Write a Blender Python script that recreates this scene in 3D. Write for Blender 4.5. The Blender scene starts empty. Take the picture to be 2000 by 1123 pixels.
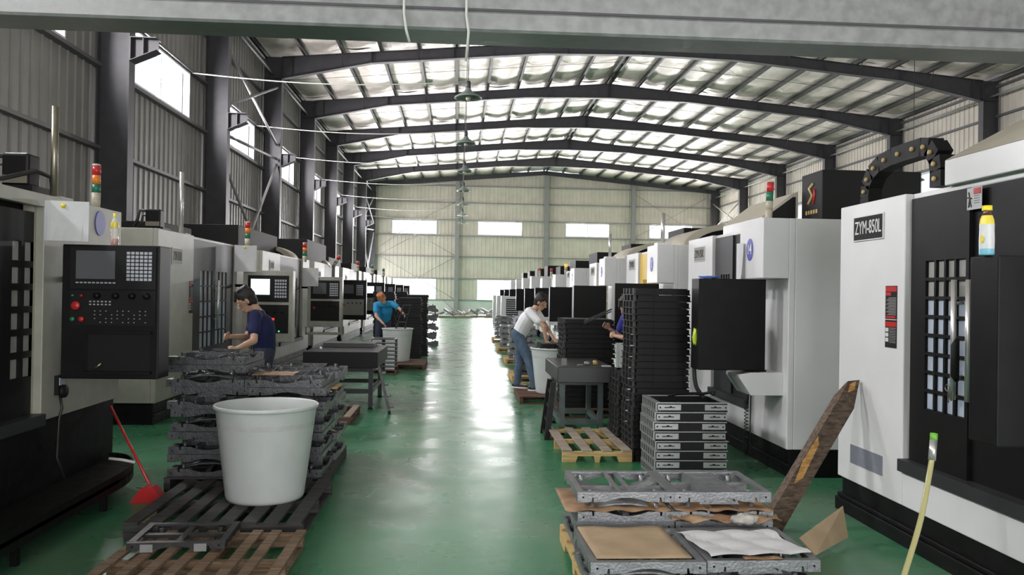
import bpy, bmesh, math, random
from mathutils import Vector, Matrix, Euler
R = random.Random(7)
PI = math.pi
C = bpy.context.scene.collection
S = bpy.context.scene

# ------------------------------------------------------------------ camera
FPX, YAW, PIT, ROL, HC = 1590.46, .0654, .0066, .0155, 1.65
Fv = Vector((math.sin(YAW)*math.cos(PIT), math.cos(YAW)*math.cos(PIT), math.sin(PIT)))
Rv = Vector((math.cos(YAW), -math.sin(YAW), 0)); Uv = Rv.cross(Fv)
cr = Rv*math.cos(ROL) + Uv*math.sin(ROL); cu = -Rv*math.sin(ROL) + Uv*math.cos(ROL)
cd = bpy.data.cameras.new('camera'); cam = bpy.data.objects.new('camera', cd); C.objects.link(cam)
M4 = Matrix((cr, cu, -Fv)).transposed().to_4x4(); M4.translation = (0, 0, HC); cam.matrix_world = M4
cd.sensor_width = 36; cd.lens = 36*FPX/2000; cd.clip_end = 300; cd.clip_start = .05
S.camera = cam
# ------------------------------------------------------------------ world, exposure
w = bpy.data.worlds.new('world'); S.world = w; w.use_nodes = True
bg = w.node_tree.nodes['Background']; bg.inputs[0].default_value = (.86, .93, 1, 1); bg.inputs[1].default_value = 1.2
S.view_settings.view_transform = 'Standard'; S.view_settings.look = 'None'
S.view_settings.gamma = 1; S.view_settings.use_curve_mapping = False
S.view_settings.exposure = 0.4
S.cycles.max_bounces = 10; S.cycles.diffuse_bounces = 6; S.cycles.glossy_bounces = 4
S.cycles.sample_clamp_indirect = 6

def daylight(name, loc, normal, sx, sy, rad, col=(1, .965, .985)):
    """overcast daylight standing in a window or doorway; rad = radiance"""
    l = bpy.data.lights.new(name, 'AREA'); l.shape = 'RECTANGLE'; l.size = sx; l.size_y = sy
    l.energy = rad*math.pi*sx*sy; l.color = col
    o = bpy.data.objects.new(name, l); C.objects.link(o); o.location = loc
    o.rotation_euler = Vector(normal).to_track_quat('-Z', 'Z').to_euler()
    return o
# hall dimensions
XL, XR, YF, YB = -7.0, 20.0, 62.1, -12.0
XCL, XCR, RIDGE, ZR, ZE = -6.3, 19.3, 6.45, 10.95, 9.75
FR0, BAY = 29.07, 6.5465
FRY = [FR0 + BAY*k for k in range(-6, 5)] + [FR0+BAY*5-.25]
WIN_Z = (5.93, 7.12)
bays = [((FRY[i]+FRY[i+1])/2) for i in range(len(FRY)-1)]
RAD_L, RAD_R, RAD_F, RAD_B = 112, 12, 55, 5
for y in bays:
    if y < 56: daylight('daylight', (XL-.22, y, sum(WIN_Z)/2), (1, 0, 0), 3.9, WIN_Z[1]-WIN_Z[0], RAD_L)
    daylight('daylight', (XR+.22, y, sum(WIN_Z)/2), (-1, 0, 0), 3.9, WIN_Z[1]-WIN_Z[0], RAD_R)
FARX = [-3.41, 3.07, 9.8, 16.3]
for x in FARX:
    daylight('daylight', (x, YF+.25, 6.53), (0, -1, 0), 3.42, 1.05, RAD_F)
    daylight('daylight', (x, YF+.25, 1.83), (0, -1, 0), 3.42, 1.6, RAD_F)
daylight('daylight', (XL-.22, 58.7, 2.9), (1, 0, 0), 4.2, 5.8, 5)
daylight('daylight', (4, YB-.1, 3.0), (0, 1, 0), 12, 5.6, RAD_B)

# ------------------------------------------------------------------ materials
def mat(name, col, rough=.5, metal=0, var=0, vs=3, bump=0, bs=40, spec=None, emit=None, col2=None, rvar=0, detail=4):
    m = bpy.data.materials.new(name); m.use_nodes = True
    nt = m.node_tree; b = nt.nodes['Principled BSDF']
    b.inputs['Base Color'].default_value = (*col, 1); b.inputs['Roughness'].default_value = rough
    b.inputs['Metallic'].default_value = metal
    if spec is not None: b.inputs['Specular IOR Level'].default_value = spec
    if var or col2 or bump or rvar:
        tc = nt.nodes.new('ShaderNodeTexCoord')
        n = nt.nodes.new('ShaderNodeTexNoise'); n.inputs['Scale'].default_value = vs; n.inputs['Detail'].default_value = detail
        nt.links.new(tc.outputs['Object'], n.inputs['Vector'])
        if var or col2:
            r = nt.nodes.new('ShaderNodeValToRGB')
            c2 = col2 or tuple(c*(1-var) for c in col)
            r.color_ramp.elements[0].position = .38; r.color_ramp.elements[1].position = .66
            r.color_ramp.elements[0].color = (*c2, 1); r.color_ramp.elements[1].color = (*col, 1)
            nt.links.new(n.outputs[0], r.inputs[0]); nt.links.new(r.outputs[0], b.inputs['Base Color'])
        if rvar:
            mr = nt.nodes.new('ShaderNodeMapRange'); mr.inputs['To Min'].default_value = rough-rvar; mr.inputs['To Max'].default_value = rough+rvar
            mr.inputs['From Min'].default_value = .3; mr.inputs['From Max'].default_value = .7
            nt.links.new(n.outputs[0], mr.inputs[0]); nt.links.new(mr.outputs[0], b.inputs['Roughness'])
        if bump:
            n2 = nt.nodes.new('ShaderNodeTexNoise'); n2.inputs['Scale'].default_value = bs; n2.inputs['Detail'].default_value = 3
            nt.links.new(tc.outputs['Object'], n2.inputs['Vector'])
            bp = nt.nodes.new('ShaderNodeBump'); bp.inputs['Strength'].default_value = bump; bp.inputs['Distance'].default_value = .02
            nt.links.new(n2.outputs[0], bp.inputs['Height']); nt.links.new(bp.outputs[0], b.inputs['Normal'])
    if emit:
        b.inputs['Emission Color'].default_value = (*emit[0], 1); b.inputs['Emission Strength'].default_value = emit[1]
    return m
def wood(name, c1, c2, sc=(2, 30, 30)):
    m = bpy.data.materials.new(name); m.use_nodes = True; nt = m.node_tree; b = nt.nodes['Principled BSDF']
    tc = nt.nodes.new('ShaderNodeTexCoord'); mp = nt.nodes.new('ShaderNodeMapping'); mp.inputs['Scale'].default_value = sc
    n = nt.nodes.new('ShaderNodeTexNoise'); n.inputs['Scale'].default_value = 1.6; n.inputs['Detail'].default_value = 6; n.inputs['Distortion'].default_value = .6
    r = nt.nodes.new('ShaderNodeValToRGB'); r.color_ramp.elements[0].color = (*c1, 1); r.color_ramp.elements[1].color = (*c2, 1)
    r.color_ramp.elements[0].position = .35; r.color_ramp.elements[1].position = .65
    bp = nt.nodes.new('ShaderNodeBump'); bp.inputs['Strength'].default_value = .3; bp.inputs['Distance'].default_value = .01
    L = nt.links.new
    L(tc.outputs['Object'], mp.inputs[0]); L(mp.outputs[0], n.inputs['Vector']); L(n.outputs[0], r.inputs[0]); L(r.outputs[0], b.inputs['Base Color'])
    L(n.outputs[0], bp.inputs['Height']); L(bp.outputs[0], b.inputs['Normal']); b.inputs['Roughness'].default_value = .75
    return m
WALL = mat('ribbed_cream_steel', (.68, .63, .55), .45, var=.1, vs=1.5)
WALLD = mat('shade_toned_ribbed_steel', (.29, .285, .268), .45, var=.12, vs=1.5)  # wall steel with the shade of the backlit left wall put into its colour
STEEL = mat('grey_painted_steel', (.070, .068, .078), .5, var=.18, vs=4)
PURLIN = mat('purlin_steel', (.055, .055, .052), .5)
GIRT = mat('girt_steel', (.14, .14, .145), .5, var=.1)
GALV = mat('galvanised_steel', (.30, .31, .305), .42, .35, var=.22, vs=14, detail=8, rvar=.08)
FOIL = mat('wrinkled_foil', (.95, .865, .78), .42, .25, var=.16, vs=2.5, bump=.6, bs=9, rvar=.1)
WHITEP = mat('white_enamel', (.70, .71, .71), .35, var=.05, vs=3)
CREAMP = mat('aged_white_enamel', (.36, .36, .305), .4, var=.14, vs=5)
BEIGE = mat('beige_enamel', (.46, .43, .35), .45, var=.06)
BLACK = mat('black_enamel', (.007, .007, .0075), .45, var=.3, vs=8, spec=.2)
BLACKM = mat('matt_black', (.008, .008, .008), .6, spec=.25)
DGREY = mat('dark_grey_enamel', (.032, .034, .037), .45, var=.2, spec=.3)
BASEB = mat('oily_black_base', (.006, .006, .0065), .5, var=.4, vs=9, rvar=.1, spec=.2)
GIRTF = mat('pale_girt_steel', (.30, .30, .30), .5, var=.1)
GRANB = mat('black_granite', (.008, .008, .009), .5, var=.3, vs=60, spec=.2)
CHROME = mat('brushed_steel', (.66, .66, .64), .32, .75)
BRASS = mat('dull_brass_pipe', (.30, .28, .22), .35, .9)
CASTA = mat('cast_aluminium', (.27, .28, .29), .42, .55, var=.2, vs=12, bump=.15, bs=60)
CASTD = mat('oily_cast_aluminium', (.12, .125, .13), .36, .5, var=.35, vs=14, bump=.15, bs=60)
PADS = mat('machined_aluminium', (.40, .41, .41), .35, .5, var=.12, vs=20)
BTRAY = mat('black_coated_casting', (.007, .007, .007), .55, var=.4, vs=10, spec=.3)
BTRAYE = mat('worn_black_casting', (.035, .035, .035), .5, var=.4, vs=20)
BIN = mat('milky_polyethylene', (.55, .585, .57), .42, var=.07, vs=5)
BINDIRT = mat('dirty_polyethylene', (.53, .56, .545), .5, col2=(.47, .48, .465), vs=14)
WPAL = wood('pale_pallet_wood', (.42, .27, .10), (.62, .45, .20))
WPALG = wood('weathered_plank', (.20, .16, .12), (.40, .34, .27))
WRED = wood('reddish_brown_wood', (.07, .032, .02), (.15, .075, .045))
WBRN = wood('brown_pallet_wood', (.13, .08, .045), (.28, .19, .12))
WDARK = wood('blackened_wood', (.022, .021, .022), (.06, .057, .056))
WBEAM = wood('oiled_timber', (.045, .032, .022), (.15, .10, .065))
WSPLIT = wood('raw_split_wood', (.35, .17, .04), (.6, .36, .12))
CARD = mat('cardboard', (.42, .31, .19), .8, var=.16, vs=6)
CARDB = mat('brown_cardboard', (.36, .24, .14), .8, col2=(.22, .12, .06), vs=8)
PAPER = mat('white_paper', (.62, .63, .64), .7, var=.06, vs=9)
CLOTHW = mat('dirty_white_cloth', (.5, .48, .43), .9, var=.3, vs=20)
GRANITE = mat('dark_granite', (.026, .027, .027), .4, var=.25, vs=60)
TFRAME = mat('grey_green_paint', (.075, .11, .10), .45, var=.2, vs=10)
RED = mat('red_plastic', (.45, .02, .02), .35); GREENP = mat('green_plastic', (.02, .16, .09), .35)
AMBER = mat('amber_plastic', (.75, .22, .03), .35); REDP = mat('red_lens', (.5, .025, .03), .3)
AMBERON = mat('amber_lamp_lit', (.9, .3, .03), .35, emit=((1, .3, .05), 1.2))
IVORY = mat('ivory_plastic', (.5, .47, .36), .5, var=.2, vs=30)
BLUE = mat('blue_disc', (.07, .08, .42), .4); WTXT = mat('white_lettering', (.8, .8, .82), .5)
STXT = mat('silver_lettering', (.62, .62, .6), .4); BTXT = mat('dark_lettering', (.05, .05, .05), .5)
YELLOW = mat('yellow_paint', (.62, .42, .03), .45); YCAP = mat('yellow_cap', (.8, .66, .02), .35)
LIME = mat('lime_plastic', (.45, .62, .04), .4); GRNCAP = mat('green_cap', (.18, .5, .06), .4)
LABELW = mat('bottle_white_label', (.66, .68, .68), .35, var=.06, vs=30)
LABELY = mat('bottle_yellow_label', (.75, .62, .06), .35); LABELB = mat('bottle_blue_label', (.2, .5, .62), .35)
TEA = mat('dark_tea', (.08, .02, .01), .2)
HOSE = mat('yellowed_clear_hose', (.42, .40, .18), .25)
CABLE = mat('black_cable', (.012, .012, .012), .45)
WCABLE = mat('white_conduit', (.6, .62, .58), .5)
DISPLAY = mat('dead_screen', (.10, .105, .11), .2); KEYS = mat('grey_keys', (.38, .40, .44), .5)
DISPON = mat('lit_screen', (.1, .1, .1), .3, emit=((.75, .9, 1), 1.1)); REDON = mat('red_indicator_lit', (.3, 0, 0), .3, emit=((1, .03, .03), 1.5))
GRNON = mat('green_indicator_lit', (0, .2, .1), .3, emit=((.1, 1, .5), 1))
GREYPAN = mat('grey_key_panel', (.28, .28, .25), .5, var=.1, vs=30)
PANE = mat('bluish_acrylic_pane', (.46, .53, .62), .3, var=.2, vs=4)
PANED = mat('dim_acrylic_pane', (.36, .36, .34), .3, var=.25, vs=4)
SILVERS = mat('silver_sticker', (.34, .35, .42), .35, .4, var=.08, vs=20)
WINFR = mat('white_window_frame', (.7, .72, .74), .4)
LAMPM = mat('grey_green_lamp_enamel', (.22, .27, .25), .4)
SKIN = mat('skin', (.50, .30, .21), .55); HAIR = mat('black_hair', (.012, .010, .010), .5, bump=.5, bs=90)
HAIRO = mat('orange_hair', (.42, .16, .05), .55, bump=.5, bs=90)
SHIRTW = mat('white_tshirt', (.84, .84, .87), .85, bump=.35, bs=16); JEANS = mat('blue_jeans', (.085, .13, .20), .85, var=.3, vs=9, bump=.3, bs=18)
SHIRTN = mat('navy_tshirt', (.006, .010, .060), .85, bump=.3, bs=16); SHIRTC = mat('cyan_tshirt', (.02, .26, .50), .85, bump=.3, bs=16)
TROUS = mat('dark_trousers', (.03, .035, .06), .85, bump=.3, bs=18)
SHOEB = mat('black_shoe', (.02, .02, .022), .6); SOLE = mat('white_sole', (.7, .7, .7), .5)
LOGOG = mat('gold_emblem', (.45, .33, .12), .4); PURPLE = mat('purple_cloth', (.10, .06, .25), .9)
PLINTH = mat('white_plinth', (.66, .67, .64), .6, var=.05)
CONC = mat('outside_concrete', (.35, .35, .33), .8, var=.1)

def glass():
    m = bpy.data.materials.new('window_glass'); m.use_nodes = True; nt = m.node_tree
    for n in list(nt.nodes):
        if n.type == 'BSDF_PRINCIPLED': nt.nodes.remove(n)
    out = [n for n in nt.nodes if n.type == 'OUTPUT_MATERIAL'][0]
    t = nt.nodes.new('ShaderNodeBsdfTransparent'); g = nt.nodes.new('ShaderNodeBsdfGlossy'); g.inputs['Roughness'].default_value = .05
    mx = nt.nodes.new('ShaderNodeMixShader'); mx.inputs[0].default_value = .06
    nt.links.new(t.outputs[0], mx.inputs[1]); nt.links.new(g.outputs[0], mx.inputs[2]); nt.links.new(mx.outputs[0], out.inputs[0])
    return m
GLASS = glass()
def clearplastic():
    m = bpy.data.materials.new('clear_bottle_plastic'); m.use_nodes = True; nt = m.node_tree
    b = nt.nodes['Principled BSDF']; b.inputs['Base Color'].default_value = (.8, .8, .7, 1); b.inputs['Roughness'].default_value = .1
    b.inputs['Alpha'].default_value = .35
    return m
CLEAR = clearplastic()
def floormat():
    m = bpy.data.materials.new('worn_green_epoxy'); m.use_nodes = True; nt = m.node_tree; b = nt.nodes['Principled BSDF']; L = nt.links.new
    tc = nt.nodes.new('ShaderNodeTexCoord')
    def noise(s, d, dist=0):
        n = nt.nodes.new('ShaderNodeTexNoise'); n.inputs['Scale'].default_value = s; n.inputs['Detail'].default_value = d; n.inputs['Distortion'].default_value = dist
        L(tc.outputs['Object'], n.inputs['Vector']); return n
    n1 = noise(.5, 3, .2); n2 = noise(7, 3); n3 = noise(2.2, 3); n4 = noise(40, 2)
    r = nt.nodes.new('ShaderNodeValToRGB'); e = r.color_ramp.elements
    e[0].position = .36; e[0].color = (.025, .15, .065, 1); e[1].position = .7; e[1].color = (.12, .21, .13, 1)
    x = e.new(.52); x.color = (.05, .20, .10, 1)
    L(n1.outputs[0], r.inputs[0])
    r2 = nt.nodes.new('ShaderNodeValToRGB'); r2.color_ramp.elements[0].position = .62; r2.color_ramp.elements[1].position = .74
    r2.color_ramp.elements[0].color = (0, 0, 0, 1); r2.color_ramp.elements[1].color = (.28, .28, .28, 1)
    L(n2.outputs[0], r2.inputs[0])
    mx = nt.nodes.new('ShaderNodeMixRGB'); mx.inputs[2].default_value = (.07, .085, .065, 1)
    L(r2.outputs[0], mx.inputs[0]); L(r.outputs[0], mx.inputs[1]); L(mx.outputs[0], b.inputs['Base Color'])
    mr = nt.nodes.new('ShaderNodeMapRange'); mr.inputs['From Min'].default_value = .3; mr.inputs['From Max'].default_value = .7
    mr.inputs['To Min'].default_value = .22; mr.inputs['To Max'].default_value = .38
    L(n3.outputs[0], mr.inputs[0]); L(mr.outputs[0], b.inputs['Roughness'])
    b.inputs['Specular IOR Level'].default_value = .3
    bp = nt.nodes.new('ShaderNodeBump'); bp.inputs['Strength'].default_value = .06; bp.inputs['Distance'].default_value = .01
    L(n2.outputs[0], bp.inputs['Height']); L(bp.outputs[0], b.inputs['Normal'])
    return m
FLOOR = floormat()

# ------------------------------------------------------------------ mesh helpers
class MB:
    def __init__(s, m=None): s.v = []; s.f = []; s.fm = []; s.mats = []; s.sm = []; s.cur = m
    def mi(s, m):
        m = m or s.cur
        if m not in s.mats: s.mats.append(m)
        return s.mats.index(m)
    def add(s, vs, fs, m=None, smooth=False):
        k = len(s.v); i = s.mi(m); s.v += [tuple(v) for v in vs]
        for f in fs: s.f.append([a+k for a in f]); s.fm.append(i); s.sm.append(smooth)
        return s
    def box(s, x0, x1, y0, y1, z0, z1, m=None):
        vs = [(x, y, z) for z in (z0, z1) for y in (y0, y1) for x in (x0, x1)]
        return s.add(vs, [(0, 2, 3, 1), (4, 5, 7, 6), (0, 1, 5, 4), (2, 6, 7, 3), (0, 4, 6, 2), (1, 3, 7, 5)], m)
    def prism(s, poly, ax, a, b, m=None, smooth=False):
        """poly in the two axes other than ax (cyclic order y,z / x,z / x,y), extruded a..b along ax"""
        n = len(poly)
        def P(p, t):
            return {'x': (t, p[0], p[1]), 'y': (p[0], t, p[1]), 'z': (p[0], p[1], t)}[ax]
        vs = [P(p, a) for p in poly]+[P(p, b) for p in poly]
        k = len(s.v); i = s.mi(m); s.v += vs
        s.f += [[k+j for j in range(n)][::-1], [k+n+j for j in range(n)]]; s.fm += [i, i]; s.sm += [False, False]
        for j in range(n):
            s.f.append([k+j, k+(j+1) % n, k+n+(j+1) % n, k+n+j]); s.fm.append(i); s.sm.append(smooth)
        return s
    def bar(s, p, q, w, h, m=None, up=(0, 0, 1)):
        p = Vector(p); q = Vector(q); d = (q-p).normalized(); u = Vector(up)
        if abs(d.dot(u)) > .98: u = Vector((1, 0, 0))
        a = d.cross(u).normalized(); b = a.cross(d).normalized()
        vs = [c+a*i*w/2+b*j*h/2 for c in (p, q) for (i, j) in ((-1, -1), (1, -1), (1, 1), (-1, 1))]
        return s.add(vs, [(0, 1, 2, 3), (7, 6, 5, 4), (0, 4, 5, 1), (1, 5, 6, 2), (2, 6, 7, 3), (3, 7, 4, 0)], m)
    def tube(s, pts, r, n=8, m=None, cap=True):
        pts = [Vector(p) for p in pts]; rs = r if isinstance(r, (list, tuple)) else [r]*len(pts)
        vs = []; prev = None
        for i, p in enumerate(pts):
            d = (pts[min(i+1, len(pts)-1)]-pts[max(i-1, 0)]).normalized()
            if prev is None:
                u = Vector((0, 0, 1)) if abs(d.z) < .9 else Vector((1, 0, 0)); a = d.cross(u).normalized()
            else: a = (prev-d*prev.dot(d)).normalized()
            prev = a; b = d.cross(a)
            for k in range(n):
                t = 2*PI*k/n; vs.append(p+(a*math.cos(t)+b*math.sin(t))*rs[i])
        fs = [(i*n+k, i*n+(k+1) % n, (i+1)*n+(k+1) % n, (i+1)*n+k) for i in range(len(pts)-1) for k in range(n)]
        if cap: fs += [tuple(range(n))[::-1], tuple((len(pts)-1)*n+k for k in range(n))]
        return s.add(vs, fs, m, True)
    def lathe(s, prof, c=(0, 0, 0), n=24, m=None):
        vs = [(c[0]+r*math.cos(2*PI*k/n), c[1]+r*math.sin(2*PI*k/n), c[2]+z) for r, z in prof for k in range(n)]
        fs = [(i*n+k, i*n+(k+1) % n, (i+1)*n+(k+1) % n, (i+1)*n+k) for i in range(len(prof)-1) for k in range(n)]
        return s.add(vs, fs, m, True)
    def grid(s, fn, nu, nv, m=None, smooth=True):
        vs = [fn(i/nu, j/nv) for j in range(nv+1) for i in range(nu+1)]
        fs = [(j*(nu+1)+i, j*(nu+1)+i+1, (j+1)*(nu+1)+i+1, (j+1)*(nu+1)+i) for j in range(nv) for i in range(nu)]
        return s.add(vs, fs, m, smooth)
    def mesh(s, name):
        me = bpy.data.meshes.new(name); me.from_pydata(s.v, [], s.f)
        for m in s.mats: me.materials.append(m)
        me.polygons.foreach_set('material_index', s.fm); me.polygons.foreach_set('use_smooth', s.sm)
        me.update()
        bm = bmesh.new(); bm.from_mesh(me); bmesh.ops.recalc_face_normals(bm, faces=bm.faces); bm.to_mesh(me); bm.free()
        return me
    def build(s, name, parent=None, world=False, bevel=0):
        """world=True: vertices are world coordinates and the (unrotated) parent's offset is taken off"""
        if world and parent is not None:
            o0 = Vector(parent.location); p = parent.parent
            while p is not None: o0 += Vector(p.location); p = p.parent
            s.v = [(a-o0.x, b-o0.y, c-o0.z) for a, b, c in s.v]
        o = bpy.data.objects.new(name, s.mesh(name)); C.objects.link(o); o.parent = parent
        if bevel:
            b = o.modifiers.new('bevel', 'BEVEL'); b.width = bevel; b.segments = 2; b.limit_method = 'ANGLE'
        return o
def tag(o, label=None, cat=None, group=None, kind=None):
    if label: o['label'] = label
    if cat: o['category'] = cat
    if group: o['group'] = group
    if kind: o['kind'] = kind
    return o
def thing(name, label, cat, loc=(0, 0, 0), rz=0, group=None):
    o = bpy.data.objects.new(name, None); C.objects.link(o); o.location = loc; o.rotation_euler = (0, 0, rz)
    o.empty_display_size = .1
    return tag(o, label, cat, group)
def inst(me, name, parent=None, loc=(0, 0, 0), rot=(0, 0, 0)):
    o = bpy.data.objects.new(name, me); C.objects.link(o); o.parent = parent; o.location = loc; o.rotation_euler = rot
    return o
def copy_tree(o, parent=None):
    c = o.copy(); C.objects.link(c); c.parent = parent
    for ch in list(o.children): copy_tree(ch, c)
    return c
def text(name, body, size, m, parent, loc, rot, ext=.002, sx=1, bold=0):
    cu_ = bpy.data.curves.new('lettering', 'FONT'); cu_.body = body; cu_.size = size; cu_.extrude = ext; cu_.offset = size*bold
    cu_.align_x = 'CENTER'; cu_.align_y = 'CENTER'
    t = bpy.data.objects.new('tmp', cu_); C.objects.link(t)
    dg = bpy.context.evaluated_depsgraph_get(); me = bpy.data.meshes.new_from_object(t.evaluated_get(dg))
    bpy.data.objects.remove(t); me.materials.clear(); me.materials.append(m)
    o = inst(me, name, parent, loc, rot); o.scale = (sx, 1, 1)
    return o
ORD = ['lowest', 'second from the bottom', 'third from the bottom', 'fourth from the bottom', 'fifth from the bottom', 'sixth from the bottom', 'seventh from the bottom', 'eighth from the bottom',
       'ninth from the bottom', 'tenth from the bottom', 'eleventh from the bottom', 'twelfth from the bottom', 'thirteenth from the bottom', 'fourteenth from the bottom']
ORT = ['topmost', 'second from the top', 'third from the top', 'fourth from the top', 'fifth from the top', 'sixth from the top', 'seventh from the top', 'eighth from the top', 'ninth from the top',
       'tenth from the top', 'eleventh from the top', 'twelfth from the top', 'thirteenth from the top']
def rank(i, n):
    j = n-1-i
    return ORT[j] if j < len(ORT) and j <= i else ORD[i]
NTH = ['nearest', 'second', 'third', 'fourth', 'fifth', 'sixth', 'seventh', 'eighth', 'ninth', 'tenth', 'eleventh', 'twelfth', 'thirteenth']

# ------------------------------------------------------------------ the hall
def roofz(x):  # underside of the roof
    return ZR-(ZR-ZE)*abs(x-RIDGE)/(XR-RIDGE if x > RIDGE else RIDGE-XL)
fl = MB(FLOOR).box(XL-.3, XR+.3, YB, YF+.3, -.2, 0).build('floor'); tag(fl, 'worn glossy green epoxy floor of the aisle', kind='structure')
g = MB(CONC).box(-60, 70, -60, 130, -.5, -.21).build('ground_outside'); tag(g, 'concrete ground outside the hall', kind='structure')

def ribwall(mb, horiz, u0, u1, z0, z1, pos, out, topfn=None, pitch=.3):
    """ribbed sheet; horiz='x' (wall along x at y=pos) or 'y' (wall along y at x=pos); out = outward sign"""
    n = max(1, round((u1-u0)/pitch)); p = (u1-u0)/n; prof = []
    for i in range(n):
        a = u0+i*p
        prof += [(a, 0), (a+p*.80, 0), (a+p*.86, -.028), (a+p*.94, -.028)]
    prof.append((u1, 0))
    k = len(prof); vs = []
    for zz in (0, 1):
        for u, d in prof:
            z = z0 if not zz else (topfn(u) if topfn else z1)
            q = pos-out*(-d)*-1 if False else pos+out*d*1.0
            vs.append((q, u, z) if horiz == 'y' else (u, q, z))
    mb.add(vs, [(i, i+1, k+i+1, k+i) for i in range(k-1)])
def sidewall(nm, X, out, lab, wl, m, door=None):
    mb = MB(m)
    y = YB; wz0, wz1 = WIN_Z
    gaps = [(b-1.95, b+1.95) for b in bays if not (door and b > 56)]
    segs = []; c = YB
    for a, b in gaps: segs.append((c, a)); c = b
    segs.append((c, YF))
    if door:
        ribwall(mb, 'y', YB, door[0], 1.05, wz0, X, out); ribwall(mb, 'y', door[1], YF, 1.05, wz0, X, out)
    else: ribwall(mb, 'y', YB, YF, 1.05, wz0, X, out)
    ribwall(mb, 'y', YB, YF, wz1, ZE+.05, X, out)
    for a, b in segs: ribwall(mb, 'y', a, b, wz0, wz1, X, out)
    # outer skin of the wall, behind the ribs
    e = X+out*.12
    lo, hi = min(X+out*.10, e), max(X+out*.10, e)
    for a, b in ([(YB, door[0]), (door[1], YF)] if door else [(YB, YF)]): mb.box(lo, hi, a, b, 1.0, wz0)
    mb.box(lo, hi, YB, YF, wz1, ZE+.1)
    for a, b in segs: mb.box(lo, hi, a, b, wz0, wz1)
    wob = mb.build(nm); tag(wob, lab, kind='structure')
    lo, hi = min(X-out*.05, X+out*.12), max(X-out*.05, X+out*.12)
    for a, b in ([(YB, door[0]), (door[1], YF)] if door else [(YB, YF)]):
        MB(PLINTH).box(lo, hi, a, b, 0, 1.05).build('plinth', wob)
    for z in (1.05, 2.65, 4.3, 5.87, 7.18, 8.5, 9.6):
        for a, b in ([(YB, door[0]), (door[1], YF)] if door and z < 6 else [(YB, YF)]):
            lo, hi = min(X-out*.16, X), max(X-out*.16, X)
            MB(GIRT).box(lo, hi, a, b, z-.035, z+.035).build('girt', wob)
    return wob
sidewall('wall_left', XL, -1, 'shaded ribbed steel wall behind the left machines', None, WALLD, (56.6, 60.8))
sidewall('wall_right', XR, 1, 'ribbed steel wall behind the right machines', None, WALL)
wn = 0
def window_side(X, out, y, lab):
    global wn; wn += 1
    o = thing('window_%d' % wn, lab, None, (X, y, WIN_Z[0])); o['kind'] = 'structure'
    h = WIN_Z[1]-WIN_Z[0]; f = MB(WINFR); a, b = (-.1, .06)
    lo, hi = (-.06, .1)
    f.box(lo, hi, -1.95, 1.95, 0, .05).box(lo, hi, -1.95, 1.95, h-.05, h).box(lo, hi, -1.95, -1.9, .05, h-.05).box(lo, hi, 1.9, 1.95, .05, h-.05)
    f.box(lo+.03, hi-.03, -.02, .02, .05, h-.05)
    f.build('window_frame', o)
    for s in (-1, 1):
        MB(GLASS).box(0, .006, min(.02*s, 1.9*s), max(.02*s, 1.9*s), .05, h-.05).build('pane', o)
for i, y in enumerate(bays[:-1]):
    window_side(XL, -1, y, 'high window in the left wall in the bay %s' % ('behind the camera' if y < 1 else NTH[max(0, i-1)]+' from the camera'))
for i, y in enumerate(bays):
    window_side(XR, 1, y, 'high window in the right wall in the bay %s' % ('behind the camera' if y < 1 else NTH[max(0, i-1)]+' from the camera'))
# far wall
mb = MB(WALL); hw = 1.71
xs = [XL]; 
for x in FARX: xs += [x-hw, x+hw]
xs.append(XR)
lo_, hi_ = (1.03, 2.63), (6.0, 7.05)
ribwall(mb, 'x', XL, XR, lo_[1], hi_[0], YF, 1, pitch=.29)
ribwall(mb, 'x', XL, XR, hi_[1], 0, YF, 1, topfn=roofz, pitch=.29)
for i in range(0, len(xs), 2):
    ribwall(mb, 'x', xs[i], xs[i+1], *lo_, YF, 1, pitch=.29); ribwall(mb, 'x', xs[i], xs[i+1], *hi_, YF, 1, pitch=.29)
    mb.box(xs[i], xs[i+1], YF+.1, YF+.14, lo_[0], lo_[1]); mb.box(xs[i], xs[i+1], YF+.1, YF+.14, hi_[0], hi_[1])
mb.box(XL, XR, YF+.1, YF+.14, lo_[1], hi_[0]); mb.box(XL, XR, YF+.1, YF+.14, hi_[1], 10.9)
fw = mb.build('wall_far'); tag(fw, 'cream ribbed steel end wall with two rows of windows', kind='structure')
MB(PLINTH).box(XL, XR, YF-.06, YF+.14, 0, 1.03).build('plinth', fw)
for z in (1.05, 2.68, 4.35, 5.92, 7.13, 8.45, 9.72):
    xa, xb = XL, XR
    if z > 9.75: xa, xb = 0, 13
    MB(GIRTF).box(xa, xb, YF-.16, YF, z-.035, z+.035).build('girt', fw)
for x in (-.19, 6.6, 13.3):
    c = MB(GIRTF); c.box(x-.16, x+.16, YF-.42, YF-.40, 0, roofz(x)); c.box(x-.16, x+.16, YF-.18, YF-.16, 0, roofz(x)); c.box(x-.01, x+.01, YF-.4, YF-.18, 0, roofz(x))
    c.build('wind_column', fw)
for (xa, za, xb, zb) in ((-6, 1.1, -.3, 4.3), (-6, 4.3, -.3, 1.1), (-6, 5.0, -3, 7.1), (-.3, 8.5, -3, 7.1), (-6, 4.4, -3.2, 6), (-.3, 4.4, -3.2, 6), (13.4, 9.4, 19, 6.0), (13.4, 6, 19, 9.2), (-.3, .2, -2, 1.8)):
    MB(GIRTF).tube([(xa, YF-.2, za), (xb, YF-.2, zb)], .018, 6).build('brace_rod', fw)
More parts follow.
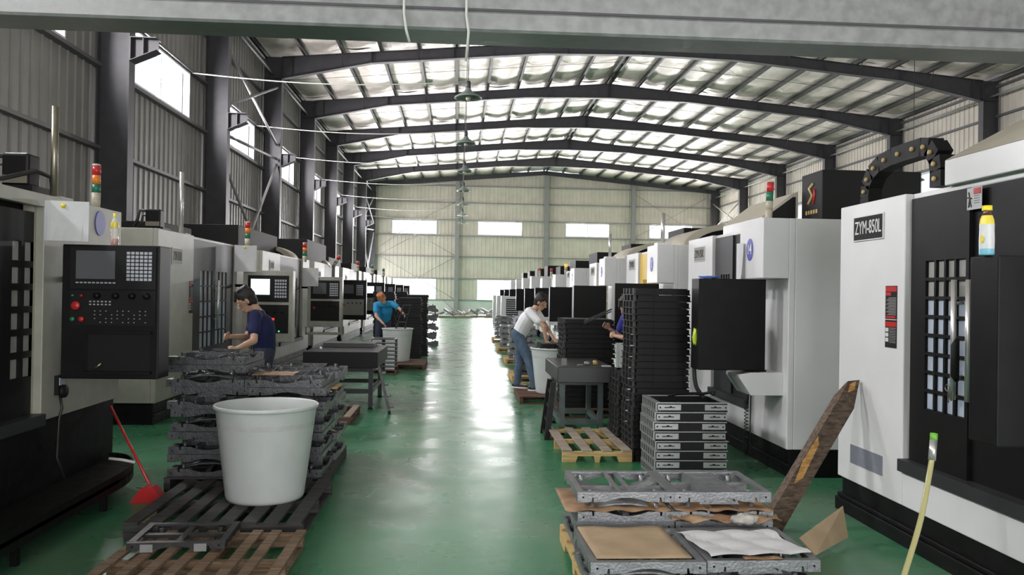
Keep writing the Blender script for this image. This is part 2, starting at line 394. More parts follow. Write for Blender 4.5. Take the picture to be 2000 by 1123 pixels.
def window_far(x, z, lab, panes=2):
    global wn; wn += 1
    o = thing('window_%d' % wn, lab, None, (x, YF, z[0])); o['kind'] = 'structure'; h = z[1]-z[0]
    f = MB(WINFR); f.box(-hw, hw, -.05, .1, 0, .06).box(-hw, hw, -.05, .1, h-.06, h).box(-hw, -hw+.06, -.05, .1, .06, h-.06).box(hw-.06, hw, -.05, .1, .06, h-.06)
    f.box(-.025, .025, -.02, .06, .06, h-.06); f.build('window_frame', o)
    for s in (-1, 1): MB(GLASS).box(min(s*.025, s*(hw-.06)), max(s*.025, s*(hw-.06)), .01, .016, .06, h-.06).build('pane', o)
ordx = ['leftmost', 'second from the left', 'third from the left', 'rightmost']
for i, x in enumerate(FARX):
    window_far(x, hi_, 'upper window in the end wall, '+ordx[i]); window_far(x, lo_, 'lower window in the end wall, '+ordx[i])
# large door in the left wall by the far corner
d = thing('door_1', 'tall open doorway in left wall by the far corner', None, (XL, 58.7, 0)); d['kind'] = 'structure'
MB(WINFR).box(-.1, .08, -2.1, -1.95, 0, 5.93).box(-.1, .08, 1.95, 2.1, 0, 5.93).box(-.1, .08, -1.95, 1.95, 5.75, 5.93).build('door_frame', d)
# rear wall with a wide open doorway
mb = MB(WALL); ribwall(mb, 'x', XL, -2, 0, 6, YB, -1); ribwall(mb, 'x', 10, XR, 0, 6, YB, -1); ribwall(mb, 'x', XL, XR, 6, 0, YB, -1, topfn=roofz)
tag(mb.build('wall_rear'), 'ribbed end wall behind the camera with a wide open doorway', kind='structure')

# roof: insulation sheets between the purlins, outer skin above
ceil = MB(WALLD).prism([(XL-.3, ZE+.40), (RIDGE, ZR+.42), (XR+.3, ZE+.40), (XR+.3, ZE+.44), (RIDGE, ZR+.46), (XL-.3, ZE+.44)], 'y', YB, YF+.3).build('ceiling')
tag(ceil, 'low pitched roof lined with silver foil over steel purlins', kind='structure')
NP = 10
def purlx(k): # k = -NP..NP
    return RIDGE+(k/NP)*((XR-RIDGE-.15) if k > 0 else (RIDGE-XL-.15))
foils = {}
def foilmesh(w_, l_, dz, key):
    if key not in foils:
        rr = random.Random(key[1]*31+key[0]); ph = [rr.uniform(0, 6) for _ in range(6)]
        def fn(u, v):
            sag = -.055*math.sin(PI*u)**1*(.8+.3*math.sin(ph[0]+v*6)) - .05*math.sin(PI*v)**.6*math.sin(PI*u)
            wr = .014*math.sin(ph[1]+v*38+u*2)+.010*math.sin(ph[2]+v*61+3*u)+.012*math.sin(ph[3]+u*9+v*12)
            return ((u-.5)*w_, (v-.5)*l_, (u-.5)*dz+sag+wr*math.sin(PI*u)**.5)
        foils[key] = MB(FOIL).grid(fn, 8, 28).mesh('insulation_sheet')
    return foils[key]
for side in (-1, 1):
    for k in range(NP):
        xa, xb = purlx(k*side), purlx((k+1)*side)
        if side < 0: xa, xb = xb, xa
        for bi in range(-1, len(FRY)-1):
            y0 = FRY[bi] if bi >= 0 else YB; y1 = FRY[bi+1] if bi < len(FRY)-2 else YF
            if y1-y0 < .3: continue
            dz = roofz(xb)-roofz(xa); typ = (side*2, (k+bi) % 3, round(y1-y0, 1))
            me = foilmesh(xb-xa+.03, y1-y0+.02, dz, (typ[0]+5, typ[1]*7+int((y1-y0)*10)))
            inst(me, 'insulation_sheet', ceil, ((xa+xb)/2, (y0+y1)/2, (roofz(xa)+roofz(xb))/2+.19))
for k in range(-NP, NP+1):
    xk = purlx(k); z = roofz(xk)
    for dx in ((-.12, .12) if k == 0 else (0,)):
        p = MB(PURLIN); x = xk+dx; p.box(x-.045, x+.045, YB, YF, z+.155, z+.165).box(x-.004, x+.004, YB, YF, z+.0, z+.16).box(x-.045, x+.045, YB, YF, z, z+.008)
        p.build('purlin', ceil)
    if k < NP:
        for bi in range(3, len(FRY)-1):
            ym = (FRY[bi]+FRY[bi+1])/2; x2 = purlx(k+1)
            if abs(x2-xk) > .1: MB(PURLIN).tube([(xk, ym, z+.07), (x2, ym, roofz(x2)+.07)], .008, 4).build('sag_rod', ceil)

# portal frames
def frame(i, y, lab):
    o = thing('portal_frame', lab, 'steel frame', (RIDGE, y, 0), 0, 'portal frames carrying the roof')
    endf = y > 61
    for sx, xc, xo in ((-1, XCL, XL+.12), (1, XCR, XR-.12)):
        lo, hi = min(xc, xo), max(xc, xo); m = MB(STEEL)
        ht = roofz(xc)
        m.box(lo, hi, y-.006, y+.006, 0, ht); m.box(xc-.008, xc+.008, y-.14, y+.14, 0, ht-.7); m.box(xo-.008, xo+.008, y-.14, y+.14, 0, roofz(xo))
        m.box(lo, hi, y-.14, y+.14, 0, .02)
        m.box(lo, hi, y-.14, y+.14, ht-.76, ht-.745)
        m.build('column', o, True)
        if not endf:
            b = MB(STEEL); px = xc-sx*.50      # crane bracket
            poly = [(xc, 5.95), (px, 6.17), (px, 6.38), (xc, 6.38)]
            b.prism(poly, 'y', y-.008, y+.008); b.box(min(xc, px), max(xc, px), y-.15, y+.15, 6.38, 6.40)
            b.add([(xc, y-.15, 5.95), (px, y-.15, 6.17), (px, y+.15, 6.17), (xc, y+.15, 5.95), (xc, y-.15, 5.935), (px, y-.15, 6.155), (px, y+.15, 6.155), (xc, y+.15, 5.935)],
                  [(0, 1, 2, 3), (7, 6, 5, 4), (0, 4, 5, 1), (1, 5, 6, 2), (2, 6, 7, 3), (3, 7, 4, 0)])
            xm = (xc+px)/2; b.box(xm-.01, xm+.01, y-.13, y+.13, 6.06, 6.38); b.box(xc-sx*.02-.01, xc-sx*.02+.01, y-.15, y+.15, 5.95, 6.38)
            b.build('crane_bracket', o, True)
        # rafter
        if endf: dep = lambda x: .3
        else:
            def dep(x, sx=sx, xc=xc):
                t = abs(x-xc)
                if t < 3.1: return .78-(.78-.40)*t/3.1
                th = abs(x-RIDGE)
                return .40+max(0, (3.6-th)/3.6)*.24
        xs_ = sorted([xc, xc-sx*1.5, xc-sx*3.1, RIDGE+sx*3.6, RIDGE+sx*1.8, RIDGE, xc-sx*6])
        top = [(x, roofz(x)-.005) for x in xs_]; bot = [(x, roofz(x)-dep(x)) for x in xs_]
        r = MB(STEEL); r.prism(top+bot[::-1], 'y', y-.006, y+.006)
        for pl, dz in ((top, -.012), (bot, .012)):
            for a, b_ in zip(pl, pl[1:]):
                x0, z0 = a; x1, z1 = b_
                q = [(x0, z0), (x1, z1), (x1, z1+dz), (x0, z0+dz)]; r.prism(q, 'y', y-.12, y+.12)
        r.build('rafter', o, True)
        for x in (xc, xc-sx*.35, xc-sx*3.1, xc-sx*6, RIDGE+sx*.012):
            MB(STEEL).box(x-.008, x+.008, y-.12, y+.12, roofz(x)-dep(x), roofz(x)-.005).build('stiffener_plate', o, True)
        if not endf:
            for k in range(2, NP, 2):
                x = purlx(k*sx); MB(STEEL).tube([(x, y-.05, roofz(x)-dep(x)), (x, y-.55, roofz(x)+.05)], .016, 4).build('fly_brace', o, True)
                MB(STEEL).tube([(x, y+.05, roofz(x)-dep(x)), (x, y+.55, roofz(x)+.05)], .016, 4).build('fly_brace', o, True)
    return o
for i, y in enumerate(FRY):
    if y < 5: lab = 'grey steel portal frame behind the camera' if y < 0 else 'grey steel portal frame over the camera, hidden by the galvanised beam'
    elif y > 61: lab = 'slim grey end frame standing against the far end wall'
    else:
        j = i-2
        lab = 'dark grey steel portal frame with tapered rafters, %s from the camera' % NTH[max(0, j)]
    if i == 0: lab = 'grey steel portal frame near the rear doorway'
    frame(i, y, lab)
# wall bracing and eave struts
def brace(X, ya, yb, lab):
    o = thing('cross_bracing', lab, 'bracing', (X, ya, 1.5))
    for a, za, b, zb in ((ya, 8.25, yb, 6.7), (ya, 6.65, yb, 8.7), (ya, 5.85, yb, 6.2), (ya, 5.0, yb, 1.6), (yb, 6.0, ya, 1.2)):
        e_ = .16 if b > a else -.16; MB(GIRTF).tube([(X, a+e_, za), (X, b-e_, zb)], .045, 8).build('brace_pipe', o, True)
brace(XCL-.12, FRY[5], FRY[6], 'grey pipe cross bracing between left columns near second window')
brace(XCL-.12, FRY[-2], FRY[-1], 'grey pipe cross bracing in the last left bay')
brace(XCR+.12, FRY[-2], FRY[-1], 'grey pipe cross bracing in the last right bay')
for X, lab in ((XCL-.32, 'grey pipe strut running along the left eave'), (XCR+.32, 'grey pipe strut running along the right eave')):
    o = thing('eave_strut', lab, 'strut', (X, 0, 9.2))
    for ya_, yb_ in zip(FRY, FRY[1:]): MB(GIRTF).tube([(X, ya_+.01, 9.2), (X, yb_-.01, 9.2)], .045, 8).build('strut_pipe', o, True)
rb = thing('roof_bracing', 'thin crossed rods under the foil roof in third bay', 'bracing', (RIDGE, 19, 9.6))
for a, b in ((XCL, .1), (.1, RIDGE), (RIDGE, 12.9), (12.9, XCR)):
    MB(STEEL).tube([(a, FRY[4], roofz(a)-.12), (b, FRY[5], roofz(b)-.12)], .012, 5).build('brace_rod', rb, True)
    MB(STEEL).tube([(b, FRY[4], roofz(b)-.12), (a, FRY[5], roofz(a)-.12)], .012, 5).build('brace_rod', rb, True)
    
# pendant lamps with their conduits
LAMPY = [21.3, 27.9, 34.4, 41, 47.5, 54.1, 60]
for i, y in enumerate(LAMPY):
    xw = XL+.1; xe = .12
    c = MB(WCABLE); c.tube([(xw+(xe-xw)*t, y, 7.15-.35*math.sin(PI*t)*.5*(1 if i else 1)) for t in [k/10 for k in range(11)]], .016, 5)
    tag(c.build('conduit'), 'white conduit spanning from left wall to hanging lamp, %s from the camera' % NTH[i], 'conduit', 'conduits crossing to the lamps')
    o = thing('pendant_lamp', 'grey green dish lamp hanging over the aisle, %s from the camera' % NTH[i], 'lamp', (xe+.05, y, 6.75), 0, 'dish lamps over the aisle')
    MB(LAMPM).lathe([(.06, .24), (.10, .16), (.22, .08), (.36, 0), (.37, -.03), (.35, -.02), (.2, .05), (.05, .13)], n=24).build('shade', o)
    MB(STEEL).lathe([(0, .42), (.05, .42), (.06, .36), (.065, .22), (0, .22)], n=12).build('socket', o)
    MB(STEEL).tube([(0, 0, .42), (0, 0, 3.3 if i < 0 else roofz(xe)-6.75)], .012, 5).build('drop_rod', o)
    MB(IVORY).lathe([(0, -.10), (.05, -.08), (.07, -.02), (.05, .08), (0, .09)], n=12).build('bulb', o)
o = thing('pendant_lamp', 'dish lamp on the right beside the cable chain', 'lamp', (16.1, 28, 5.9))
MB(LAMPM).lathe([(.06, .24), (.10, .16), (.22, .08), (.36, 0), (.37, -.03), (.35, -.02), (.2, .05), (.05, .13)], n=24).build('shade', o)
MB(STEEL).tube([(0, 0, .2), (0, 0, roofz(16.1)-5.82)], .012, 5).build('drop_rod', o)

# galvanised beam across the top of the view
o = thing('galvanised_beam', 'pale galvanised steel beam crossing close above the camera', 'beam', (1, 5, 3.15))
b = MB(GALV); b.box(-5.2, 7, 4.93, 4.95, 3.36, 3.75); b.build('web_plate', o, True)
b = MB(GALV); b.box(-5.2, .02, 4.90, 4.935, 3.30, 3.36); b.build('seam', o, True).data.materials[0] = STEEL
b = MB(GALV); b.prism([(4.885, 3.215), (4.875, 3.23), (4.875, 3.325), (4.89, 3.34), (5.15, 3.34), (5.15, 3.215)], 'x', -5.2, 7); b.build('bottom_flange', o, True)
MB(STEEL).box(-5.2, 7, 4.89, 4.93, 3.342, 3.358).build('dark_joint', o, True)
MB(GALV).box(-5.2, 7, 5.10, 5.15, 3.34, 3.75).build('rear_web', o, True)
for x, z in ((-.35, 3.13), (.02, 3.03)):
    t = MB(WCABLE); t.tube([(x, 4.86, 3.75), (x, 4.855, 3.3), (x+.015, 4.85, 3.2), (x+.035 if x < 0 else x+.002, 4.86, z)], .009, 6)
    tag(t.build('white_cable'), 'thin white cable hanging down the beam, %s' % ('left one with a bent tip' if x < 0 else 'right one, straight'), 'cable')

# ------------------------------------------------------------------ machining centres
def plate_with_cells(mb, cells, x0, x1, y0, y1, z0, z1, m):
    """slab with rectangular holes laid out on a grid: cells=(ny,nz, ya,yb,za,zb, bar)"""
    ny, nz, ya, yb, za, zb, bar = cells
    mb.box(x0, x1, y0, ya, z0, z1, m).box(x0, x1, yb, y1, z0, z1, m).box(x0, x1, ya, yb, z0, za, m).box(x0, x1, ya, yb, zb, z1, m)
    for k in range(1, ny):
        y = ya+(yb-ya)*k/ny; mb.box(x0, x1, y-bar/2, y+bar/2, za, zb, m)
    for k in range(1, nz):
        z = za+(zb-za)*k/nz; mb.box(x0+.001, x1-.001, ya, yb, z-bar/2, z+bar/2, m)
def tower(parent, x, y, z, cols, tilt=(0, 0), h=.1, r=.035):
    p = thing('signal_tower', None, None, (x, y, z)); p.parent = parent; del_ = None
    p.rotation_euler = (tilt[0], tilt[1], 0)
    base = MB(IVORY).tube([(0, 0, 0), (0, 0, .14)], [r*.95, r*1.05], 12).build('tower_base', p)
    for k, m in enumerate(cols):
        MB(m).tube([(0, 0, .14+h*k), (0, 0, .14+h*(k+1)-.004)], r, 12).build('lens', p)
    MB(IVORY).lathe([(r, 0), (r*.9, .015), (0, .02)], (0, 0, .14+h*len(cols)), 12).build('tower_cap', p)
    return p
def machine(lab, s, xf, near, far, p):
    """s=+1 right row (front faces -X), s=-1 left row. Local: x into the body, y from the pod end, z up"""
    L = far-near
    loc = (xf, near, 0) if s > 0 else (xf, far, 0)
    o = thing('machining_centre', lab, 'machine', loc, 0 if s > 0 else PI, 'machining centres in the right row' if s > 0 else 'machining centres in the left row')
    P = p.get
    W = P('paint', WHITEP); top = P('top', 2.36); bz = P('bz', .26); col = P('col', .28*L); npw = P('npw', .29*L); D = 2.0
    ya, yb = col, L-npw; ds = P('sill', .57)
    # base
    b = MB(BASEB); b.box(.03, D, .02, L-.02, 0, bz); b.box(.0, .04, 0, L, .10, .13)
    if P('step'): b.box(-.02, .03, .0, L, 0, .1)
    b.build('base', o, bevel=.006)
    # body: hollow front with door opening
    m = MB(W)
    m.box(0, .06, 0, ya, bz, top).box(0, .06, yb, L, bz, top).box(0, .06, ya, yb, bz, ds-.04)
    if P('header', 0): m.box(0, .06, ya, yb, top-P('header'), top)
    m.box(.06, D, 0, .05, bz, top).box(.06, D, L-.05, L, bz, top).box(D-.05, D, .05, L-.05, bz, top).box(.06, D, .05, L-.05, top-.04, top)
    m.build('body', o, bevel=.008)
    MB(BLACKM).box(.14, .16, ya+.02, yb-.02, ds, top-.05).build('inner_guard', o)
    # jambs
    MB(BEIGE).box(.06, .13, ya-.03, ya+.03, ds, top-.05).build('door_jamb', o)
    MB(BEIGE).box(.06, .13, yb-.03, yb+.03, ds, top-.05).build('door_jamb', o)
    MB(DGREY).box(-.035, .13, ya, yb, ds-.075, ds+.005).build('door_sill', o)
    # doors
    mid = (ya+yb)/2; dm = P('doorm', BLACK)
    for (a, c, off, which) in ((mid-.01, yb-.03, .03, 1), (ya+.03, mid-.012, .055, 0)):
        dd = MB(dm); wd = c-a
        cells = P('cells', (4, 8)); cy0, cy1 = (a+wd*.12, a+wd*.66) if which else (a+wd*.34, c-wd*.12)
        if P('cellspan'): cy0, cy1 = (yb-P('cellspan')[1], yb-P('cellspan')[0]) if which else (ya+P('cellspan')[0], ya+P('cellspan')[1])
        cz0, cz1 = P('cz', (.93, 1.9))
        plate_with_cells(dd, (cells[0], cells[1], cy0, cy1, cz0, cz1, P('bar', .02)), off, off+.035, a, c, ds+.005, top-.04-(P('header', 0)), dm)
        dr = dd.build('door', o)
        pm = P('pane', PANE)
        if P('panes_single', True):
            for iy in range(cells[0]):
                for iz in range(cells[1]):
                    y0 = cy0+(cy1-cy0)*iy/cells[0]; z0 = cz0+(cz1-cz0)*iz/cells[1]
                    pmm = PANED if (pm is PANE and iz > cells[1]-3) else pm
                    MB(pmm).box(off+.02, off+.024, y0+.002, y0+(cy1-cy0)/cells[0]-.002, z0+.002, z0+(cz1-cz0)/cells[1]-.002).build('pane', dr)
        else: MB(pm).box(off+.02, off+.024, cy0, cy1, cz0, cz1).build('pane', dr)
        hy = (a+.05) if which else (c-.05)
        h = MB(CHROME); h.tube([(off-.06, hy, P('hz', (1.05, 1.77))[0]), (off-.06, hy, P('hz', (1.05, 1.77))[1])], .017, 10)
        for z in (P('hz', (1.05, 1.77))[0]+.14, P('hz', (1.05, 1.77))[1]-.14): h.tube([(off-.06, hy, z), (off, hy, z)], .010, 8)
        h.build('handle', dr)
    # name plate
    if P('plate', True):
        yc = L-npw/2+P('ply', 0); pz = P('plz', 2.17); pw, ph = P('pls', (.42, .17))
        pl = MB(P('plm', BLACKM)).box(-.008, 0, yc-pw/2, yc+pw/2, pz-ph/2, pz+ph/2).build('name_plate', o)
        MB(STXT).box(-.010, -.002, yc-pw/2-.008, yc+pw/2+.008, pz+ph/2, pz+ph/2+.008).box(-.010, -.002, yc-pw/2-.008, yc+pw/2+.008, pz-ph/2-.008, pz-ph/2).box(-.010, -.002, yc-pw/2-.008, yc-pw/2, pz-ph/2, pz+ph/2).box(-.010, -.002, yc+pw/2, yc+pw/2+.008, pz-ph/2, pz+ph/2).build('plate_rim', pl)
        text('lettering', 'ZYM-850L', ph*.82, P('plt', STXT), pl, (-.009, yc, pz), (PI/2, 0, -PI/2), sx=pw*.95/(ph*.82*4.55))
    if P('redstick'):
        yc = yb+P('rsy', .12)
        st = MB(BLACKM).box(-.003, 0, yc-.075, yc+.075, 1.31, 1.74).build('warning_sticker', o)
        MB(RED).box(-.005, -.003, yc-.072, yc+.072, 1.70, 1.735).box(-.005, -.003, yc-.0, yc+.072, 1.672, 1.695).box(-.005, -.003, yc-.06, yc+.06, 1.515, 1.53).box(-.005, -.003, yc-.072, yc+.072, 1.455, 1.49).build('red_band', st)
        q = MB(STXT)
        for k in range(14): q.box(-.004, -.003, yc-.065, yc+.03+.035*((k*7) % 3)/2, 1.655-.009*k, 1.657-.009*k)
        q.box(-.004, -.003, yc-.075, yc+.075, 1.503, 1.508)
        for k in range(3): q.box(-.004, -.003, yc+.03, yc+.07, 1.42-.035*k, 1.447-.035*k)
        for k in range(10): q.box(-.004, -.003, yc-.065, yc+.02, 1.445-.011*k, 1.447-.011*k)
        q.build('print', st)
    # console arm box with disc
    if P('box', True):
        bx = P('boxs', (.0, .62, 1.82, top)); 
        MB(W).box(-.24, 0, bx[0], bx[1], bx[2], bx[3]).build('upper_box', o, bevel=.006)
        if P('disc'):
            yc = (bx[0]+bx[1])/2+.03; zc = (bx[2]+bx[3])/2
            dc = MB(BLUE); dc.prism([(yc+.082*math.cos(t*PI/16), zc+.105*math.sin(t*PI/16)) for t in range(32)], 'x', -.245, -.24); dc = dc.build('number_disc', o)
            if P('disc') != ' ': text('lettering', P('disc'), .135, WTXT, dc, (-.247, yc, zc), (PI/2, 0, -PI/2), sx=.85, bold=.012)
    # control pod
    px0, px1 = P('podx', (-.80, -.17)); pz0, pz1 = P('podz', (.97, 1.81)); py0, py1 = P('pody', (.16, .40))
    pm = P('podm', BLACK)
    if P('face'): MB(BLACKM).tube([(px1-.05, py0+.06, pz1-.25), (.02, py0+.06, pz1-.25)], .022, 8).build('pod_arm', o)
    elif P('shelf', True): MB(BLACKM).tube([(px1-.08, (py0+py1)/2, .945), (px1-.08, (py0+py1)/2, pz0+.01)], .03, 10).build('pod_post', o)
    else: MB(BLACKM).tube([(px1-.05, py0+.1, pz1-.3), (.07, py0+.1, pz1-.3)], .022, 8).build('pod_arm', o)
    pod = MB(pm).box(px0, px1, py0, py1, pz0, pz1).build('control_pod', o, bevel=.008)
    fy = py1; pw = px1-px0; ph = pz1-pz0; face = P('face')
    if face:   # operator side, seen on the left row: local +y face; screen left = local x max (image left)
        def R_(u0, u1, v0, v1, t0, t1, m): # u from image-left (0..1), v from bottom
            return MB(m).box(px1-pw*u1, px1-pw*u0, fy+t0, fy+t1, pz0+ph*v0, pz0+ph*v1)
        if face == 'near':
            R_(.09, .97, .67, .985, 0, .012, BLACKM).build('screen_bezel', pod)
            R_(.15, .55, .745, .955, .012, .016, DISPLAY).build('screen', pod)
            k_ = MB(KEYS)
            for iy in range(8):
                for ix in range(6):
                    u = .67+.045*ix; v = .735+.028*iy
                    k_.box(px1-pw*(u+.034), px1-pw*u, fy+.012, fy+.018, pz0+ph*v, pz0+ph*(v+.02))
            k_.build('keypad', pod)
            k_ = MB(KEYS)
            for ix in range(10): k_.box(px1-pw*(.15+.042*ix+.028), px1-pw*(.15+.042*ix), fy+.012, fy+.016, pz0+ph*.712, pz0+ph*.722)
            k_.build('soft_keys', pod)
            R_(.09, .97, .40, .66, 0, .008, BLACKM).build('switch_panel', pod)
            for u in (.37, .56, .73, .88):
                MB(BLACK).lathe([(0, .03), (.02, .03), (.024, 0), (0, 0)], n=12).build('knob', pod)
                kk = pod.children[-1] if False else C.objects[-1]; kk.location = (px1-pw*u, fy+.008, pz0+ph*.62); kk.rotation_euler = (-PI/2, 0, 0)
            for u, v, r_, m_ in ((.16, .545, .032, RED), (.13, .445, .017, GREENP), (.22, .445, .020, RED), (.13, .62, .009, GREENP), (.22, .62, .009, RED)):
                MB(m_).lathe([(0, .03), (r_*.8, .03), (r_, .022), (r_, .012), (r_*.6, 0), (0, 0)], n=16).build('button', pod)
                kk = C.objects[-1]; kk.location = (px1-pw*u, fy+.008, pz0+ph*v); kk.rotation_euler = (-PI/2, 0, 0)
            k_ = MB(KEYS)
            for iy in range(2):
                for ix in range(6): k_.box(px1-pw*(.29+.04*ix+.02), px1-pw*(.29+.04*ix), fy+.008, fy+.012, pz0+ph*(.55+.022*iy), pz0+ph*(.56+.022*iy))
            for iy in range(4):
                for ix in range(10):
                    if (ix+iy*3) % 4: k_.box(px1-pw*(.34+.058*ix+.012), px1-pw*(.34+.058*ix), fy+.008, fy+.011, pz0+ph*(.42+.028*iy), pz0+ph*(.426+.028*iy))
            k_.build('small_keys', pod)
            # recessed pocket at the bottom
            R_(.28, .92, .06, .34, .0, .004, BLACKM).build('pocket', pod)
            R_(.26, .94, .34, .36, 0, .03, pm).build('pocket_lip', pod); R_(.26, .94, .04, .06, 0, .05, pm).build('pocket_shelf', pod)
            MB(BRASS).tube([(px1-pw*.36, fy+.03, pz0+ph*.075), (px1-pw*.44, fy+.035, pz0+ph*.12)], .008, 8).build('brass_fitting', pod)
        else:
            fr = P('pframe')
            if fr: R_(0, 1, 0, 1, -.02, .0, fr).build('pod_frame', pod)
            R_(.1, .92, .56, .93, 0, .012, BLACKM).build('screen_bezel', pod)
            R_(.16, .54, .66, .88, .012, .016, P('screen', DISPLAY)).build('screen', pod)
            k_ = MB(KEYS)
            for iy in range(6):
                for ix in range(5): k_.box(px1-pw*(.64+.05*ix+.036), px1-pw*(.64+.05*ix), fy+.012, fy+.018, pz0+ph*(.62+.045*iy), pz0+ph*(.65+.045*iy))
            k_.build('keypad', pod)
            R_(.1, .92, .12, .52, 0, .010, P('lower', BLACKM)).build('switch_panel', pod)
            for u, v, r_, m_ in ((.2, .38, .03, RED), (.35, .42, .02, BLACK), (.5, .42, .02, BLACK), (.65, .42, .02, BLACK), (.8, .42, .02, BLACK)):
                MB(m_).lathe([(0, .03), (r_*.8, .03), (r_, .02), (r_*.8, 0), (0, 0)], n=12).build('knob' if m_ is BLACK else 'button', pod)
                kk = C.objects[-1]; kk.location = (px1-pw*u, fy+.01, pz0+ph*v); kk.rotation_euler = (-PI/2, 0, 0)
            if P('screen') is DISPON:
                R_(.50, .64, .305, .335, .012, .016, REDON).build('red_display', pod)
                R_(.72, .75, .14, .16, .012, .016, GRNON).build('green_indicator', pod)
    # shelf for the hand wheel
    if P('shelf', True):
        sh = MB(W); sh.prism([(-.41, .93), (-.41, .90), (-.30, .74), (0, .74), (0, .95), (-.30, .95)], 'y', .1, .48); sh = sh.build('shelf_box', o, bevel=.004)
        MB(BLACKM).box(-.30, -.12, .2, .3, .95, .965).build('slot', sh)
    if P('cord', True):
        c = MB(CABLE); c.tube([(-.18, .50, .74), (-.18, .52, .60)], .012, 6)
        c.tube([(-.19+.018*math.cos(t*1.2), .52+.018*math.sin(t*1.2), .60-.0062*t) for t in range(60)], .005, 4)
        c.tube([(-.19, .52, .23), (-.18, .55, .10), (-.16, .50, .12), (-.15, .51, .7)], .006, 4); c.build('coiled_cord', o)
    # hood over the spindle
    if P('hood', 'slope') == 'slope':
        h0, h1 = P('hoody', (.3, 1.6)); hz = top+P('hoodh', .18); x0, xp, x1 = P('hoodx', (.02, .5, 1.2))
        MB(W).prism([(x0, top), (x0, hz), (x1, hz), (x1, top)], 'y', h0, h1).build('hood', o, bevel=.006)
        MB(BEIGE).prism([(x0, hz), (xp, hz+.26), (x1, hz+.28), (x1, hz)], 'y', h0, h1).build('sloped_cover', o)
        MB(BLACKM).prism([(x0+.03, top+.01), (x0+.03, hz-.01), (xp, hz+.22), (x1-.03, hz+.22), (x1-.03, top+.01)], 'y', h0-.006, h0).build('hood_opening_dark', o)  # black sheet on the solid end, painted as the shade inside an open hood
    elif P('hood') == 'arc':
        h0, h1 = P('hoody', (.3, 1.7)); x0, xc_, x1 = .2, 1.0, 1.65; hh_ = P('arch', .36)
        out_ = [(xc_-(xc_-x0)*math.cos(t*PI/20), top-.02+hh_*math.sin(t*PI/20)) for t in range(11)]+[(x1, top-.02+hh_)]
        inn = [(xc_-(xc_-x0-.14)*math.cos(t*PI/20), top-.02+(hh_-.08)*math.sin(t*PI/20)) for t in range(11)]+[(x1, top-.10+hh_)]
        MB(BEIGE).prism(out_+inn[::-1], 'y', h0, h1, smooth=True).build('arched_cover', o)
        MB(BLACKM).prism(inn+[(x1, top-.02)], 'y', h0+.12, h1-.02).build('dark_inside', o)  # black fill standing for the shade inside the open arched cover
    # column / magazine box on top
    if P('tbox', True):
        tb = P('tboxs', (.62, 1.62, .9, L-.6, top, top+.56))
        t = MB(BLACKM).box(*tb).build('column_cover', o, bevel=.01)
        if P('emblem'):
            X0 = tb[0]-.004; yc = (tb[2]+tb[3])/2; z_ = tb[4]
            MB(LOGOG).tube([(X0, yc-.04, z_+.46), (X0, yc+.05, z_+.42), (X0, yc-.03, z_+.34), (X0, yc+.06, z_+.26)], .016, 5).build('emblem', t)
            MB(REDP).tube([(X0, yc-.07, z_+.40), (X0, yc-.08, z_+.34), (X0, yc-.05, z_+.25)], .014, 5).build('emblem', t)
            q = MB(LOGOG)
            for k in range(5): q.box(X0, X0+.004, yc-.14+.06*k, yc-.105+.06*k, z_+.15, z_+.19)
            q.build('emblem_letters', t)
    if P('pole'):
        x, y, z1 = P('pole'); pp = MB(P('polem', CHROME)).tube([(x, y, top), (x, y, z1)], P('poler', .03), 12).build('pole', o)
        MB(W).box(x-.1, x+.1, y-.1, y+.1, top, top+.04).build('pole_foot', o)
    if P('motor'):
        x, y, z = P('motor'); mt = MB(BLACK).box(x-.10, x+.10, y-.09, y+.09, z, z+.25).build('spindle_motor', o, bevel=.02)
        MB(BRASS).box(x-.09, x+.09, y-.10, y+.10, z+.02, z+.08).build('motor_flange', mt)
        MB(BLACK).box(x-.16, x+.2, y-.15, y+.15, top, z).build('motor_seat', o)
        MB(CABLE).tube([(x+.06, y+.05, z+.22), (x+.17, y+.08, z+.23), (x+.20, y+.08, z+.10), (x+.25, y+.08, z)], .02, 8).build('motor_cable', mt)
        MB(CABLE).tube([(x+.06, y+.0, z+.15), (x+.15, y+.03, z+.17), (x+.17, y+.03, z+.05), (x+.24, y+.05, z-.03)], .015, 8).build('motor_cable', mt)
    if P('tower'):
        tw = P('tower'); tower(o, *tw)
    return o
# right row
R1 = machine('nearest white machine at right edge with name plate and black doors', 1, 3.0, 2.98, 6.24,
    dict(disc='15', step=True, redstick=True, cellspan=(.20, .62), cells=(4, 8), cz=(.94, 1.90), podx=(-.4, -.02), podz=(.94, 1.87), pody=(.79, 1.01),
         col=1.05, npw=.93, hoody=(.0, 1.92), hoodh=.16, tboxs=(1.3, 1.9, 1.95, 2.6, 2.36, 2.9), tbox=False, ply=.02, rsy=.16, box=False, shelf=False, cord=False, doorm=BLACK))
MB(SILVERS).box(-.004, 0, 2.58, 3.05, .40, .54).build('grey_sticker', R1)
q = MB(PAPER).box(.026, .03, 1.565, 1.70, 2.185, 2.315).build('warning_label', R1)
MB(RED).box(.023, .026, 1.57, 1.635, 2.275, 2.31).build('red_band', q)
q2 = MB(BTXT)
q2.tube([(.024, 1.68, 2.29), (.024, 1.67, 2.25), (.024, 1.68, 2.20)], .005, 4); q2.tube([(.024, 1.695, 2.26), (.024, 1.65, 2.25)], .004, 4); q2.tube([(.024, 1.67, 2.25), (.024, 1.655, 2.2)], .004, 4)
for k in range(4): q2.box(.024, .026, 1.58, 1.63, 2.262-.014*k, 2.265-.014*k)
q2.build('print', q)
